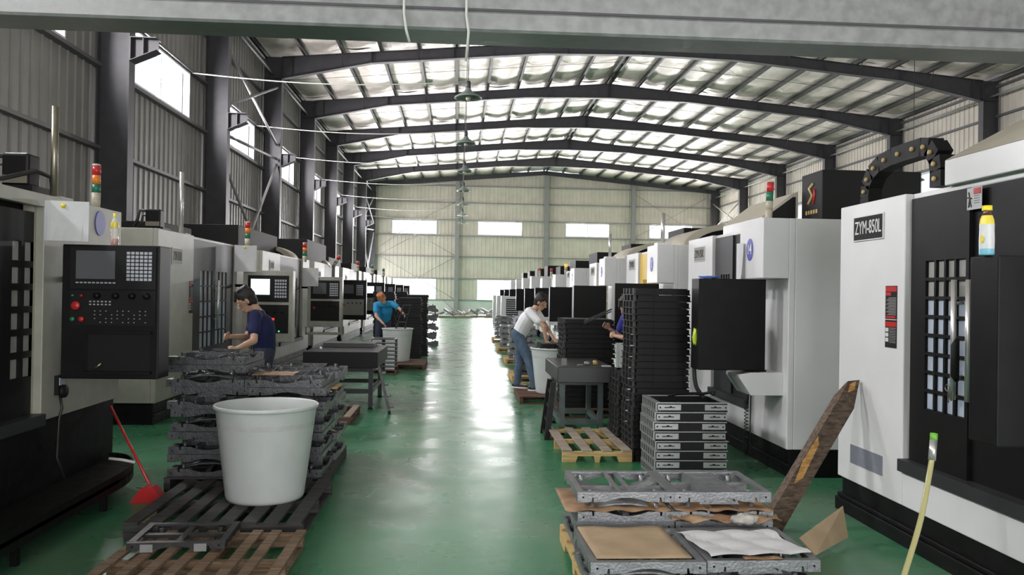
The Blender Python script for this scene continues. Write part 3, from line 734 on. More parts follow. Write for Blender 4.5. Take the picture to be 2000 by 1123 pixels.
# black second handle grip
MB(BLACKM).tube([(-.06, 1.64, 1.42), (-.075, 1.64, 1.38), (-.075, 1.64, 1.20), (-.06, 1.64, 1.17)], [.012, .024, .024, .012], 10).build('handle_grip', R1)
# cable chain on top of the nearest right machine
ch = thing('cable_chain', None, None, (.55, 0, 0)); ch.parent = R1
pts = [(3.85, 2.36), (3.85, 2.52), (3.84, 2.62), (3.76, 2.72), (3.62, 2.78), (3.42, 2.805), (3.2, 2.81), (3.0, 2.81), (2.9, 2.79), (2.82, 2.70), (2.80, 2.6), (2.80, 2.48)]
for k, (a, b_) in enumerate(zip(pts, pts[1:])):
    MB(BLACKM).bar((0, a[0], a[1]), (0, b_[0], b_[1]), .14, .12, up=(1, 0, 0)).build('link', ch)
    MB(LOGOG).tube([(-.058, (a[0]+b_[0])/2, (a[1]+b_[1])/2), (-.078, (a[0]+b_[0])/2, (a[1]+b_[1])/2)], .018, 8).build('rivet', ch)
rn = [(7.24, 10.5), (11.2, 14.45), (15.3, 18.6), (19.4, 22.62), (23.2, 26.3), (26.9, 29.95), (30.9, 34.0), (35.0, 38.1), (39.0, 42.1), (43.1, 46.2)]
discs = ['14', '13', '12', '11', '10', '9', '8', '7', '6', '5']
tops = [2.37, 2.36, 2.34, 2.27, 2.2, 2.15, 2.3, 2.3, 2.3, 2.3]
for i, (a, b_) in enumerate(rn):
    d = dict(disc=discs[i], top=tops[i], plm=GREYPAN, plt=BTXT)
    if i == 0: d.update(tower=(.04, .62, 2.37, [IVORY, GREENP, REDP], (0, .05), .09, .035), emblem=True, hoodx=(.24, .58, .64), hoodh=.14, hoody=(1.32, 2.6), doorm=DGREY, tboxs=(.66, 1.7, .78, 1.28, 2.37, 2.95), pody=(.10, .34), col=1.0, npw=1.0, cz=(1.0, 1.9))
    if i in (1, 2): d.update(hood='arc', tboxs=(.66, 1.5, 1.9, 2.9, tops[i], tops[i]+.40), pole=(-.08, .35, 2.83), poler=.03, doorm=YELLOW, hoody=(.25, 1.8), arch=.36)
    if i >= 3: d.update(hood=None, tboxs=(.5, 1.3, 1.1, 2.4, tops[i], tops[i]+.45), doorm=DGREY)
    if i == 2: d['doorm'] = BEIGE
    if i in (4, 5, 6): d['tower'] = (.1, .3, tops[i], [IVORY, AMBERON] if i == 4 else [IVORY, REDP], (0, 0), .09, .045)
    if i >= 2: d.update(panes_single=False, cells=(3, 5))
    if i >= 5: d.update(redstick=False, cord=False)
    what = ['white machine numbered 14 with black control pod and signal tower', 'white machine numbered 13 with yellow door behind the tall black stack', 'white machine with number 12 disc and beige door in right row',
            'white machine with number 11 disc, fifth in the right row', 'white machine with lit amber signal lamp, sixth in the right row'][i] if i < 5 else 'distant white machine, %s from the camera in the right row' % NTH[i+1]
    machine(what, 1, 3.0, a, b_, d)
# left row
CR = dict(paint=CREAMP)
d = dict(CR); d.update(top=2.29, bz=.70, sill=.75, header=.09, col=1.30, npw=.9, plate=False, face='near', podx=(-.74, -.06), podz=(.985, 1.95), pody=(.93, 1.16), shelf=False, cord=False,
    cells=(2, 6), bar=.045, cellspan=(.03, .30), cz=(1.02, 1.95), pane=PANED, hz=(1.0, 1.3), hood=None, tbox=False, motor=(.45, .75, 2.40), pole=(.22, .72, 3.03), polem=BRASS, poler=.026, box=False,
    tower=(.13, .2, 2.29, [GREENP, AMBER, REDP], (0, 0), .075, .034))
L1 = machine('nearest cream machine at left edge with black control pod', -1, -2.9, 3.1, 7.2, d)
dc = MB(BLUE); dc.prism([(.42+.09*math.cos(t*PI/16), 2.16+.10*math.sin(t*PI/16)) for t in range(32)], 'x', -.006, 0); dc.build('number_disc', L1)
# curved chip tray around its base
tr = MB(BASEB); poly = [(0, 0), (-.38, 0+1.0), (-.38, 4.1), (0, 4.1)]
arc = [(-.40*math.sin(t*PI/20), .95-.80*math.cos(t*PI/20)) for t in range(11)]
tr.prism([(0, .12)]+arc+[(-.40, 4.1), (0, 4.1)], 'z', .19, .215); tr.prism([(x*1.0, y) for x, y in arc]+[(-.40, 4.1), (-.385, 4.1)]+[(x*.96, y+.012) for x, y in arc[::-1]], 'z', .14, .26); tr.build('chip_tray', L1)
for y in (1.0, 2.2, 3.4): MB(BASEB).box(-.34, -.30, y, y+.04, 0, .19).build('tray_leg', L1)
hw_ = MB(BLACKM).box(-.03, 0, 1.02, 1.12, .86, 1.0).build('hand_wheel', L1)
MB(KEYS).box(-.036, -.03, 1.03, 1.11, .93, .985).build('wheel_face', hw_)
MB(BLACKM).lathe([(0, .03), (.045, .03), (.05, 0), (0, 0)], n=16).build('dial', hw_); kk = C.objects[-1]; kk.location = (-.03, 1.07, .885); kk.rotation_euler = (0, -PI/2, 0)
MB(CABLE).tube([(-.02, 1.07, .86), (-.03, 1.06, .76), (-.02, 1.08, .68), (.0, 1.06, .4), (-.05, 1.05, .25)], .010, 6).build('wheel_cord', hw_)
MB(CABLE).tube([(.3, .55, 2.33), (.3, .6, 2.5), (.32, .8, 2.52), (.4, 1.1, 2.42), (.5, 1.6, 2.33)], .018, 8).build('top_cable', L1)
ln = [(10.0, 14.3), (15.2, 19.9), (20.6, 24.8), (25.6, 30.5), (31.2, 35.5), (36.2, 40.5), (41.4, 45.6)]
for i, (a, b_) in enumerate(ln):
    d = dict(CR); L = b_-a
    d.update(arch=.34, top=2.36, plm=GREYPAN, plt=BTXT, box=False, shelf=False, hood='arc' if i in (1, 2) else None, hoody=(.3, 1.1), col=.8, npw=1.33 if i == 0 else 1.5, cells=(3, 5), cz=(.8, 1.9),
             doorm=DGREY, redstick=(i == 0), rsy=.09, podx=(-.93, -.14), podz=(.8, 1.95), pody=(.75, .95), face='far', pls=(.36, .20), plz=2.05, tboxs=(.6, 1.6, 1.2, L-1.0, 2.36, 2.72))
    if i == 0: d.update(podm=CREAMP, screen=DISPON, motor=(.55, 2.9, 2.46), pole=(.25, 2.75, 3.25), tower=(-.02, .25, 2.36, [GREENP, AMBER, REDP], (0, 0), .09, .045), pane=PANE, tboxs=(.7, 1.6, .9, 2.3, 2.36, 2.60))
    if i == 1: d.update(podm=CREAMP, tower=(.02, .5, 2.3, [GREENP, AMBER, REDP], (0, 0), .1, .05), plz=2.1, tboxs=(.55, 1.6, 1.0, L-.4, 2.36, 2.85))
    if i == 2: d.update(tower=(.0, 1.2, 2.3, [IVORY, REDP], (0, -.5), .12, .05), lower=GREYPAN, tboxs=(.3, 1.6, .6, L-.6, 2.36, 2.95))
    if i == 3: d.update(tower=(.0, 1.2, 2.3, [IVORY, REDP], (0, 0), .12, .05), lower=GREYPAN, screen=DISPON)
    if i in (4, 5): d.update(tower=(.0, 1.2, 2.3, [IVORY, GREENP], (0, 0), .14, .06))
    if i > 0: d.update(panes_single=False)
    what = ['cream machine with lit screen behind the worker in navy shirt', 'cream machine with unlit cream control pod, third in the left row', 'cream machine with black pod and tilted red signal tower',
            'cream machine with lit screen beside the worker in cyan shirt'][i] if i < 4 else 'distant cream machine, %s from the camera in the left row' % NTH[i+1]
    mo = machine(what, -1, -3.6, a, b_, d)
    if i == 1:
        MB(CREAMP).box(-.93, -.1, .55, .95, .62, .66).box(-.14, -.1, .55, .95, .62, .8).box(-.93, -.89, .55, .95, .66, .8).build('pod_shelf', mo)
# second worker's paper clipped on machines
def papers(lab, P0, w_, h_, yaw, n=2, pin=True):
    o = thing('paper_sheets', lab, 'papers', P0, yaw)
    for k in range(n):
        def fn(u, v, k=k): return ((u-.5)*w_+k*.02, -.006*k-.02*math.sin(u*3+k)*(1-v)-.03*(1-v)**2*(u), (v-1)*h_)
        MB(PAPER).grid(fn, 8, 8).build('sheet', o)
    if pin: MB(YCAP).lathe([(0, .014), (.014, .012), (.016, 0), (0, 0)], n=12).build('magnet', o); C.objects[-1].location = (0, -.02, -.035); C.objects[-1].rotation_euler = (PI/2, 0, 0)
    q = MB(KEYS)
    for k in range(8): q.box(-w_*.4, w_*(.1+.25*((k*5) % 3)/2), -.013, -.011, -.05-.022*k, -.046-.022*k)
    return o
papers('white printed sheets pinned with yellow magnet above the near left pod', (-2.77, 5.9, 2.245), .24, .28, .25, 3)
papers('white sheet hung over the lit screen behind the navy shirt worker', (-3.40, 13.2, 2.34), .32, .42, .1, 2)
papers('white sheet hung beside the third left machine pod', (-3.40, 18.9, 2.15), .34, .42, .1, 2)
papers('white sheet hanging from the box numbered 14', (2.74, 7.80, 2.17), .2, .40, -PI/2, 1, False)

# ------------------------------------------------------------------ cast frames, trays and stacks
def cast_mesh(W_, D_, h, m, variant=0):
    mb = MB(m); t = .014; fl_ = .04; X, Y = W_/2, D_/2; rb = h-.5*h
    mb.box(-X, X, -Y, -Y+fl_, h-.012, h).box(-X, X, Y-fl_, Y, h-.012, h).box(-X, -X+fl_, -Y+fl_, Y-fl_, h-.012, h).box(X-fl_, X, -Y+fl_, Y-fl_, h-.012, h)
    def web(L):
        zb = h*.32; q = [(-L, zb), (-L+.085, zb), (-L+.09, h*.62), (-L+.115, h*.62), (-L+.12, zb)]
        n = 8; a0 = -L+.17
        arch = [(a0+(-2*a0)*k/n, zb+h*.30*math.sin(PI*k/n)) for k in range(n+1)]
        return [(-L, h-.012)]+q+arch+[(-x, z) for x, z in q[::-1]]+[(L, h-.012)]
    mb.prism(web(X), 'y', -Y, -Y+t); mb.prism(web(X), 'y', Y-t, Y); mb.prism(web(Y), 'x', -X, -X+t); mb.prism(web(Y), 'x', X-t, X)
    for sx in (-1, 1):
        for sy in (-1, 1):
            x0, x1 = sorted((sx*X*.998, sx*(X-.07))); y0, y1 = sorted((sy*(Y+.004), sy*(Y-.07))); mb.box(x0, x1, y0, y1, h*.30, h-.012)
            mb.tube([(sx*(X-.10), sy*(Y-.10), 0), (sx*(X-.10), sy*(Y-.10), h-.01)], .016, 8)
            mb.tube([(sx*(X-.035), sy*(Y+.006), h*.66), (sx*(X-.035), sy*(Y+.001), h*.66)], .006, 6, BLACKM)
            mb.box(min(sx*(X-.13), sx*(X-.10)), max(sx*(X-.13), sx*(X-.10)), min(sy*(Y-.03), sy*Y), max(sy*(Y-.03), sy*Y), h*.30, h*.62)
    return mb
def cross_meshes(W_, D_, h, m, variant):
    Y = D_/2-.02; X = W_/2-.02; out = []
    def shell(ax, half, lo, hi, thick, depth):
        n = 12; top = [(-half+2*half*k/n, h*depth-(h*depth)*(1-abs(2*k/n-1)**2.2)) for k in range(n+1)]
        return top+[(p, q+thick) for p, q in top[::-1]]
    if variant == 0:
        for x in (-.035, .035):
            c = MB(m); c.box(x-.012, x+.012, -Y, Y, h-.016, h-.002); out.append(('cross_bar', c.mesh('cross_bar')))
        c = MB(m); c.prism(shell('x', Y, 0, 0, .014, .78), 'x', -.022, .022, smooth=True); out.append(('curved_rib', c.mesh('curved_rib')))
        c = MB(m); c.prism(shell('y', X, 0, 0, .010, .85), 'y', .02, .20, smooth=True); out.append(('bowl_web', c.mesh('bowl_web')))
        c = MB(m); c.box(-X, X, -.10, -.088, h*.45, h-.01); out.append(('cross_web', c.mesh('cross_web')))
    else:
        c = MB(m); c.box(-.10, -.085, -Y, Y, .02, h-.002).box(.085, .10, -Y, Y, .02, h-.002)
        for k in range(7): y = -.12+.035*k; c.box(-.085, .085, y, y+.018, h-.02, h-.008)
        c.box(-.085, .085, -Y, -.13, h-.02, h-.008); c.box(-.085, .085, .13, Y, h-.02, h-.008); out.append(('slotted_centre_plate', c.mesh('slotted_centre_plate')))
        c = MB(m); c.box(-W_/2+.03, W_/2-.03, .05, .07, .01, h-.024); out.append(('cross_web', c.mesh('cross_web')))
        c = MB(m); n = 8; pts = [(-.11+.0, 0)]; 
        c.prism([(-.12, 0), (.12, 0), (.085, h-.02), (-.085, h-.02)], 'y', -Y+.03, -Y+.06); out.append(('centre_foot', c.mesh('centre_foot')))
    return out
KIT = {}
def cast_unit(lab, x, y, z, flip=False, variant=0, m=CASTA, W_=.60, D_=.60, h=.085, rz=0, group=None):
    key = (W_, D_, h, variant, m.name)
    if key not in KIT:
        KIT[key] = (cast_mesh(W_, D_, h, m, variant).mesh('casting_rim'), cross_meshes(W_, D_, h, m, variant))
    rim, cr_ = KIT[key]
    o = thing('cast_frame', lab, 'casting', (x, y, z+(h if flip else 0)), rz, group)
    if flip: o.rotation_euler = (PI, 0, rz)
    inst(rim, 'rim', o)
    for nm, me in cr_: inst(me, nm, o)
    return o
# front right stack: pallet with two front piles and two rear piles
PAL = {}
def pallet(lab, x0, x1, y0, y1, z0, h, m, planks, along='x', gap=.5, group=None, stringers=3, mtop=None, rz=0, cat='pallet', jitter=.0, notch=False):
    cx, cy = (x0+x1)/2, (y0+y1)/2; a, b_ = (x1-x0)/2, (y1-y0)/2
    o = thing('wooden_pallet', lab, cat, (cx, cy, z0), rz, group); t = .018
    u, v = (a, b_) if along == 'x' else (b_, a)   # planks run along 'along' (u), spread over v
    def bx(mb, u0, u1, v0, v1, za, zb):
        if along == 'x': return mb.box(u0, u1, v0, v1, za, zb)
        return mb.box(v0, v1, u0, u1, za, zb)
    pw = 2*v/planks*(1-gap)
    for k in range(planks):
        c = -v+pw/2+(2*v-pw)*k/(planks-1); j = R.uniform(-jitter, jitter)
        bx(MB(mtop or m), -u, u, c-pw/2+j, c+pw/2+j, h-t, h-R.uniform(0, .003)).build('plank', o)
    for k in range(stringers):
        c = -u+.025+(2*u-.05)*k/(stringers-1); s_ = MB(m)
        if notch:
            P_ = [(-v, t), (-v*.62, t), (-v*.56, h*.5), (-v*.1, h*.5), (-v*.06, t), (v*.06, t), (v*.1, h*.5), (v*.56, h*.5), (v*.62, t), (v, t), (v, h-t), (-v, h-t)]
            P_ = [(p, q-t+.001) if q == t else (p, q) for p, q in P_]
            if along == 'x': s_.prism(P_, 'x', c-.025, c+.025)
            else: s_.prism(P_, 'y', c-.025, c+.025)
        else: bx(s_, c-.025, c+.025, -v, v, t, h-t)
        s_.build('stringer', o)
    if not notch:
        for k in range(3):
            c = -v+.05+(2*v-.1)*k/2; bx(MB(m), -u, u, c-.045, c+.045, 0, t).build('bottom_board', o)
    return o
pallet('yellowish pallet under the front right casting stack', .70, 1.90, 4.12, 5.42, 0, .11, WPAL, 6, 'x', group='pallets on the floor', notch=True)
z0 = .111; hh = .085; FX = (1.0, 1.605); FRY_ = (4.42, 5.15)
names = {(0, 0): 'front left', (1, 0): 'front right', (0, 1): 'rear left', (1, 1): 'rear right'}
for ix in (0, 1):
    for iy in (0, 1):
        n = 2 if iy == 0 else 4
        for k in range(n):
            xo = R.uniform(-.012, .012); yo = R.uniform(-.015, .015)
            cast_unit('silver cast frame in the front right stack, %s pile, %s' % (names[(ix, iy)], rank(k, n)), FX[ix]+xo+(.02 if iy else 0), FRY_[iy]+yo, z0+k*(hh+.004), k % 2 == 0, ix, group='castings in the front right stack')
zt = z0+2*(hh+.004)
tag(MB(CARD).grid(lambda u, v: (.73+.50*u-.02*v, 4.16+.56*v, zt+.004+.006*math.sin(u*9)*math.sin(v*7)), 12, 12).build('cardboard_sheet'), 'tan cardboard sheet lying on the front left casting pile', 'cardboard')
so = C.objects[-1]; so.modifiers.new('s', 'SOLIDIFY').thickness = .005
tag(MB(PAPER).grid(lambda u, v: (1.33+.55*u-.07*v+.01*math.sin(v*9), 4.16+.44*v+.03*u, zt+.008+.010*abs(math.sin(u*8+v*3))+.004*math.sin(v*17)), 24, 16, smooth=False).build('white_sheet'), 'creased white paper sheet on the front right casting pile', 'paper')
tag(MB(CARDB).grid(lambda u, v: (1.50+.20*u, 4.13+.05*v, zt+.004+.002*math.sin(u*9)), 6, 3).build('cardboard_scrap'), 'small brown cardboard scrap under front edge of white sheet', 'cardboard')
C.objects[-1].modifiers.new('s', 'SOLIDIFY').thickness = .004
def torn(lab, x0, x1, y0, y1, z, m, amp=.02):
    ph = R.uniform(0, 6)
    tag(MB(m).grid(lambda u, v: (x0+(x1-x0)*u, y0+(y1-y0)*v+.015*math.sin(u*23+ph)*(1-v), z+amp*abs(math.sin(u*11+ph+v*2))), 26, 6).build('torn_cardboard'), lab, 'cardboard')
    C.objects[-1].modifiers.new('s', 'SOLIDIFY').thickness = .004
zz = zt+.001
torn('torn brown cardboard strip bulging before the rear right pile', 1.28, 1.95, 4.74, 4.86, zt+.006, CARDB, .035)
torn('brown cardboard sheet between layers of the rear left pile', .66, 1.30, 4.84, 5.4, zt+.062, CARDB, .006)
torn('brown cardboard sheet between layers of the rear right pile', 1.33, 1.93, 4.84, 5.4, zt+.062, CARDB, .006)
def crumple(name, lab, cat, c, r, m, seed=1, sq=.5):
    rr = random.Random(seed); bm = bmesh.new(); bmesh.ops.create_icosphere(bm, subdivisions=3, radius=1)
    for v in bm.verts:
        f = 1+.25*math.sin(v.co.x*5+seed)*math.cos(v.co.y*6)+rr.uniform(-.12, .12)
        v.co = Vector((v.co.x*r[0]*f, v.co.y*r[1]*f, max(-.9, v.co.z)*r[2]*f))
    me = bpy.data.meshes.new(name); bm.to_mesh(me); bm.free(); me.materials.append(m)
    for p_ in me.polygons: p_.use_smooth = True
    mn = min(v.co.z for v in me.vertices)
    o = inst(me, name, None, (c[0], c[1], c[2]-mn)); return tag(o, lab, cat)
crumple('rag', 'crumpled dirty white rag by the white sheet', 'rag', (1.70, 4.71, zt+.012), (.075, .04, .03), CLOTHW, 3)
# leaning timber and split board
o = thing('timber_beam', 'dark oiled timber leaning on the nearest right machine', 'timber', (2.25, 5.55, 0))
p0, p1 = Vector((2.22, 5.62, .03)), Vector((2.93, 5.86, 1.00)); dv = (p1-p0).normalized(); sd = Vector((-.2, 1, 0)); sd = (sd-dv*sd.dot(dv)).normalized(); nn = dv.cross(sd)
vs = []
for t, wd in ((0, 1), (.88, 1), ):
    c = p0.lerp(p1, t); vs += [c+nn*.075*i+sd*.035*j for i, j in ((-1, -1), (1, -1), (1, 1), (-1, 1))]
tipc = [p1+nn*(-.02)+dv*.07, p1+nn*.06-dv*.0, p1+nn*.05+sd*.03-dv*.02, p1+nn*(-.025)+sd*.03+dv*.06]
vs += tipc
MB(WBEAM).add(vs, [(0, 1, 2, 3), (0, 4, 5, 1), (1, 5, 6, 2), (2, 6, 7, 3), (3, 7, 4, 0), (4, 8, 9, 5), (5, 9, 10, 6), (6, 10, 11, 7), (7, 11, 8, 4), (11, 10, 9, 8)]).build('beam', o, True)
sp = MB(WSPLIT)
def onb(t, a, b_): return p0+dv*((p1-p0).length*t)+nn*.075*a-sd*(.036+b_)
sp.add([onb(.28, .5, 0), onb(.34, -.0, .003), onb(.56, .35, .003), onb(.60, .9, 0), onb(.42, .98, .002)], [(0, 1, 2, 3, 4)])
sp.add([onb(.93, .5, 0), onb(.97, .1, .01), onb(1.02, .4, .004), onb(.98, .8, .002)], [(0, 1, 2, 3)])
sp.build('split_patch', o, True)
o = MB(WPALG); o.mats = []; o.cur = CARD
b0 = [Vector((2.03, 5.05, .24)), Vector((2.30, 5.25, .06)), Vector((2.62, 5.55, .20)), Vector((2.55, 5.45, .50))]
b0 = [Vector((2.19, 5.08, 0.110)), Vector((2.28, 5.04, 0.010)), Vector((2.63, 5.32, 0.040)), Vector((2.61, 5.36, 0.240))]
nb = (b0[1]-b0[0]).cross(b0[3]-b0[0]).normalized()*.012
o.add(b0+[v+nb for v in b0], [(0, 1, 2, 3), (7, 6, 5, 4), (0, 4, 5, 1), (1, 5, 6, 2), (2, 6, 7, 3), (3, 7, 4, 0)]); tag(o.build('split_board'), 'tan broken board leaning beside the front right stack', 'board')
# silver padded trays (stack of eight) and the black stacks
def tray_parts(W_, D_, h, m, m2):
    X, Y = W_/2, D_/2; mb = MB(m)
    mb.box(-X, X, -Y, -Y+.02, 0, h-.012).box(-X, X, Y-.02, Y, 0, h-.012).box(-X, -X+.02, -Y+.02, Y-.02, .0, h-.012).box(X-.02, X, -Y+.02, Y-.02, 0, h-.012)
    mb.box(-X+.02, X-.02, -.03, .03, .01, .03).box(-.03, .03, -Y+.02, -.03, .01, .03).box(-.03, .03, .03, Y-.02, .01, .03)
    e = MB(m2); e.box(-X-.015, X+.015, -Y-.006, -Y+.03, h-.012, h-.004).box(-X-.015, -X+.03, -Y+.03, Y, h-.012, h-.004).box(X-.03, X+.015, -Y+.03, Y, h-.012, h-.004).box(-X+.03, X-.03, Y-.03, Y, h-.012, h-.004)
    e.box(-X-.012, -X+.03, -Y, Y, .0, .006)
    for k in range(7): y = -Y+.02+(2*Y-.05)*k/6; e.box(-X-.013, -X, y, y+.018, .006, h-.012)
    return mb.mesh('tray_frame'), e.mesh('edge_flange')
def slotpad():
    p_ = MB(PADS); p_.box(-.105, .105, -.01, 0, 0, .05)
    q_ = MB(BLACKM); q_.box(-.045, .05, -.0115, -.01, .021, .029).box(.0, .022, -.0115, -.01, .029, .037); q_.prism([(-.085+.008*math.cos(t), .025+.008*math.sin(t)) for t in [k*PI/4 for k in range(8)]], 'y', -.0115, -.01)
    return p_.mesh('machined_pad'), q_.mesh('slot')
padm, slotm = slotpad()
tfm, tem = tray_parts(.64, .56, .085, BTRAY, PADS)
for k in range(8):
    o = thing('padded_tray', 'black frame with slotted silver pads, %s in the silver edged stack' % rank(k, 8), 'frame', (2.11+R.uniform(-.012, .012), 7.50+R.uniform(-.01, .01), k*.0865), R.uniform(-.012, .012), 'black frames in the silver edged stack')
    inst(tfm, 'tray_frame', o); inst(tem, 'edge_flange', o)
    for s_ in (-1, 1):
        pd = inst(padm, 'machined_pad', o, (s_*.215, -.28, .013)); inst(slotm, 'slot', pd).scale = (-s_, 1, 1)
# loose bits on top
tag(MB(BTRAY).tube([(1.95, 7.4, .725), (2.05, 7.5, .73), (2.2, 7.45, .74), (2.3, 7.55, .725), (2.38, 7.42, .76), (2.36, 7.38, .74)], .014, 6).build('black_bracket'), 'bent black bracket lying on the silver edged stack', 'bracket')
def btray_parts(W_, D_, h):
    X, Y = W_/2, D_/2; mb = MB(BTRAY)
    mb.box(-X+.03, X-.03, -Y+.004, Y-.004, .004, h-.001).box(-X, X-.0, -Y, -Y+.05, .004, .012)
    mb.box(-X*.30, X*.55, -Y-.004, -Y+.02, .002, h-.006).box(X*.8, X-.01, -Y-.006, -Y+.03, .006, h-.012)
    e = MB(BTRAYE); e.box(-X-.012, -X+.035, -Y+.01, Y, .0, .006)
    for y in (-Y+.05, -Y+.22, .08, Y-.08): e.box(-X-.002, -X+.02, y, y+.035, .006, h)
    mb.box(X-.035, X+.008, -Y+.02, Y, 0, .005)
    return mb.mesh('tray_frame'), e.mesh('edge_flange')
btm, bte = btray_parts(.56, .60, .066)
def panelface(W_, D_, h):
    mb = MB(BTRAY); mb.box(-W_/2+.02, W_/2-.02, -D_/2+.02, D_/2-.02, .002, .02)
    return mb.mesh('deck')
bdk = panelface(.56, .60, .066)
def black_stack(desc, x, y, n, z0, group, h=.066, jit=.008, sx=1, sy=1, base=None):
    for k in range(n):
        o = thing('black_tray', 'black tray, %s %s' % (rank(k, n), desc), 'tray', (x+R.uniform(-jit, jit), y+R.uniform(-jit, jit), z0+k*h), R.uniform(-.01, .01), group)
        inst(btm, 'tray_frame', o).scale = (sx, sy, h/.066); inst(bte, 'edge_flange', o).scale = (sx, sy, h/.066); inst(bdk, 'deck', o).scale = (sx, sy, 1)
black_stack('in tall stack before machine 14', 2.02, 8.25, 26, 0, 'black trays in the tall stack')
black_stack('in low pile behind the tall stack', 2.0, 8.90, 12, 0, 'black trays behind the tall stack')
pallet('reddish wooden pallet under black trays behind the right granite table', 1.35, 2.25, 10.75, 11.85, 0, .12, WRED, 6, 'x')
black_stack('in stack behind right granite table', 1.78, 11.3, 18, .121, 'black trays behind the granite table', .066, .012, 1.25, 1.2)
# small things poking out of the tall stack
for k in range(9):
    z = .35+.11*k; tag(MB(PAPER if k % 2 else IVORY).box(1.715, 1.745, 8.2-.03*k, 8.24-.03*k, z*1.02, z*1.02+.006).build('paper_tab'), 'small pale tab sticking out of tall black stack, %s' % rank(k, 9), 'tab', 'pale tabs in the tall stack')
# yellow pallet in the aisle, right
pallet('yellow pallet on the green floor beside the tall black stack', 1.04, 1.73, 7.93, 9.3, 0, .12, WPAL, 4, 'y', .45, stringers=3, notch=True, mtop=WPALG)
# ------------------------------------------------------------------ granite tables
def gtable(lab, x0, x1, y0, y1, zt_, th, legm, inset=.1, bz_=.12, gm=None, iy=None):
    o = thing('granite_table', lab, 'table', ((x0+x1)/2, (y0+y1)/2, 0))
    MB(gm or GRANITE).box(x0, x1, y0, y1, zt_-th, zt_).build('granite_top', o, True, bevel=.006)
    t = .03; zl = zt_-th
    xs_ = (x0+inset, x1-inset); ys_ = (y0+(iy or inset), y1-inset)
    for x in xs_:
        for y in ys_:
            MB(legm).box(x-t, x+t, y-t, y+t, .03, zl).build('leg', o, True); MB(BLACKM).tube([(x, y, 0), (x, y, .03)], [.04, .025], 10).build('foot', o, True)
    for z in (zl-.06, bz_):
        for y in ys_: MB(legm).box(xs_[0]+t, xs_[1]-t, y-t*.8, y+t*.8, z, z+.06).build('rail', o, True)
        for x in xs_: MB(legm).box(x-t*.8, x+t*.8, ys_[0]+t, ys_[1]-t, z, z+.06).build('rail', o, True)
    return o
gtable('granite surface table on grey green legs, right of the aisle', 1.13, 1.78, 9.15, 10.45, .82, .175, TFRAME, iy=.34)
gtable('black granite table on dark legs, left of the aisle', -2.12, -1.10, 11.35, 12.9, .80, .22, DGREY, bz_=.22, gm=GRANB)
MB(DGREY)
tag(MB(GRANITE).box(-2.0, -1.25, 12.3, 12.75, .801, .86).build('granite_block'), 'flat dark block on the left granite table', 'block')
tag(MB(PAPER).tube([(-1.95, 11.75, .815), (-1.93, 11.75, .83)], .022, 8).build('paper_ball'), 'small white ball on the left granite table', 'scrap')
tag(MB(CASTA).tube([(1.38, 9.35, .827), (1.50, 9.37, .83)], .008, 6).build('screwdriver'), 'thin bright tool lying on the right granite table', 'tool')
crumple('metal_part', 'small shiny metal part on the right granite table', 'metal part', (1.51, 9.42, .821), (.035, .035, .022), CASTA, 5)
crumple('brass_part', 'small brass coloured knob on the right granite table', 'metal part', (1.60, 9.4, .821), (.028, .03, .028), LOGOG, 8)
tag(MB(PAPER).box(1.66, 1.76, 9.25, 9.33, .821, .828).build('folded_paper'), 'folded white paper on the right granite table corner', 'paper')
tag(MB(CASTD).box(1.20, 1.26, 9.35, 9.43, .821, .90).build('steel_block'), 'small grey steel block on right granite table left end', 'block')
o = MB(BTRAY); 
fb = thing('leaning_black_frame', 'black frame leaning on the right granite table left side', 'frame', (1.09, 9.3, 0))
for a, b_ in (((1.02, 9.15, .0), (1.09, 9.2, .64)), ((1.02, 9.6, .0), (1.09, 9.55, .64))): MB(BTRAY).bar(a, b_, .05, .06).build('side_rail', fb, True)
for z in (.04, .2, .36, .52): MB(BTRAY).bar((1.02+z*.11, 9.15, z), (1.02+z*.11, 9.6, z), .03, .04).build('rung', fb, True)
tag(MB(RED).box(1.03, 1.13, 9.7, 9.78, 0, .02).build('red_block'), 'flat red piece on the floor by the right table foot', 'scrap')
# leaning casting beside the left table
o = thing('leaning_casting', 'shiny grey casting leaning on the left granite table end', 'casting', (-1.0, 11.5, 0))
for (a, b_, w_) in (((-.90, 11.0, 0.02), (-1.075, 11.35, .58), .12),): MB(CASTD).bar(a, b_, .12, .035, up=(1, 0, 0)).build('body', o, True)
for t in (.1, .35, .6, .85):
    p_ = Vector((-.90, 11.0, .02)).lerp(Vector((-1.075, 11.35, .58)), t); MB(CASTA).tube([p_+Vector((.0, -.02, .02)), p_+Vector((.07, -.03, .03))], .02, 8).build('lug', o, True)
pallet('dark reddish pallet beneath the left granite table', -2.0, -1.3, 10.1, 11.1, 0, .11, WRED, 5, 'y', .4, mtop=WPALG)

# ------------------------------------------------------------------ left casting stack
pallet('dark pallet under the left casting stack', -2.35, -1.08, 6.75, 8.15, 0, .12, WDARK, 7, 'x', .3)
GX = (-2.02, -1.40); GY = (7.08, 7.75); h = .088; cnt = {(0, 0): 11, (1, 0): 9, (0, 1): 9, (1, 1): 9}
for ix in (0, 1):
    for iy in (0, 1):
        n = cnt[(ix, iy)]
        for k in range(n):
            cast_unit('grey cast frame in the left stack, %s pile, %s' % (names[(ix, iy)], rank(k, n)), GX[ix]+R.uniform(-.02, .02), GY[iy]+R.uniform(-.02, .02), .121+k*(h+.003), k % 2 == 0, (ix+k//2) % 2,
                      CASTD, .62, .64, h, group='castings in the left stack')
zl_ = .121+9*(h+.003)
for k, (x, y, z) in enumerate(((-1.55, 6.95, zl_+.004), (-1.15, 7.5, zl_-.20), (-2.02, 6.85, .121+6*(h+.003)-.001))):
    if k == 0: torn('brown cardboard sheet on top of the left stack behind the bin', -1.68, -1.35, 6.8, 7.1, zl_+.004, CARDB, .004)
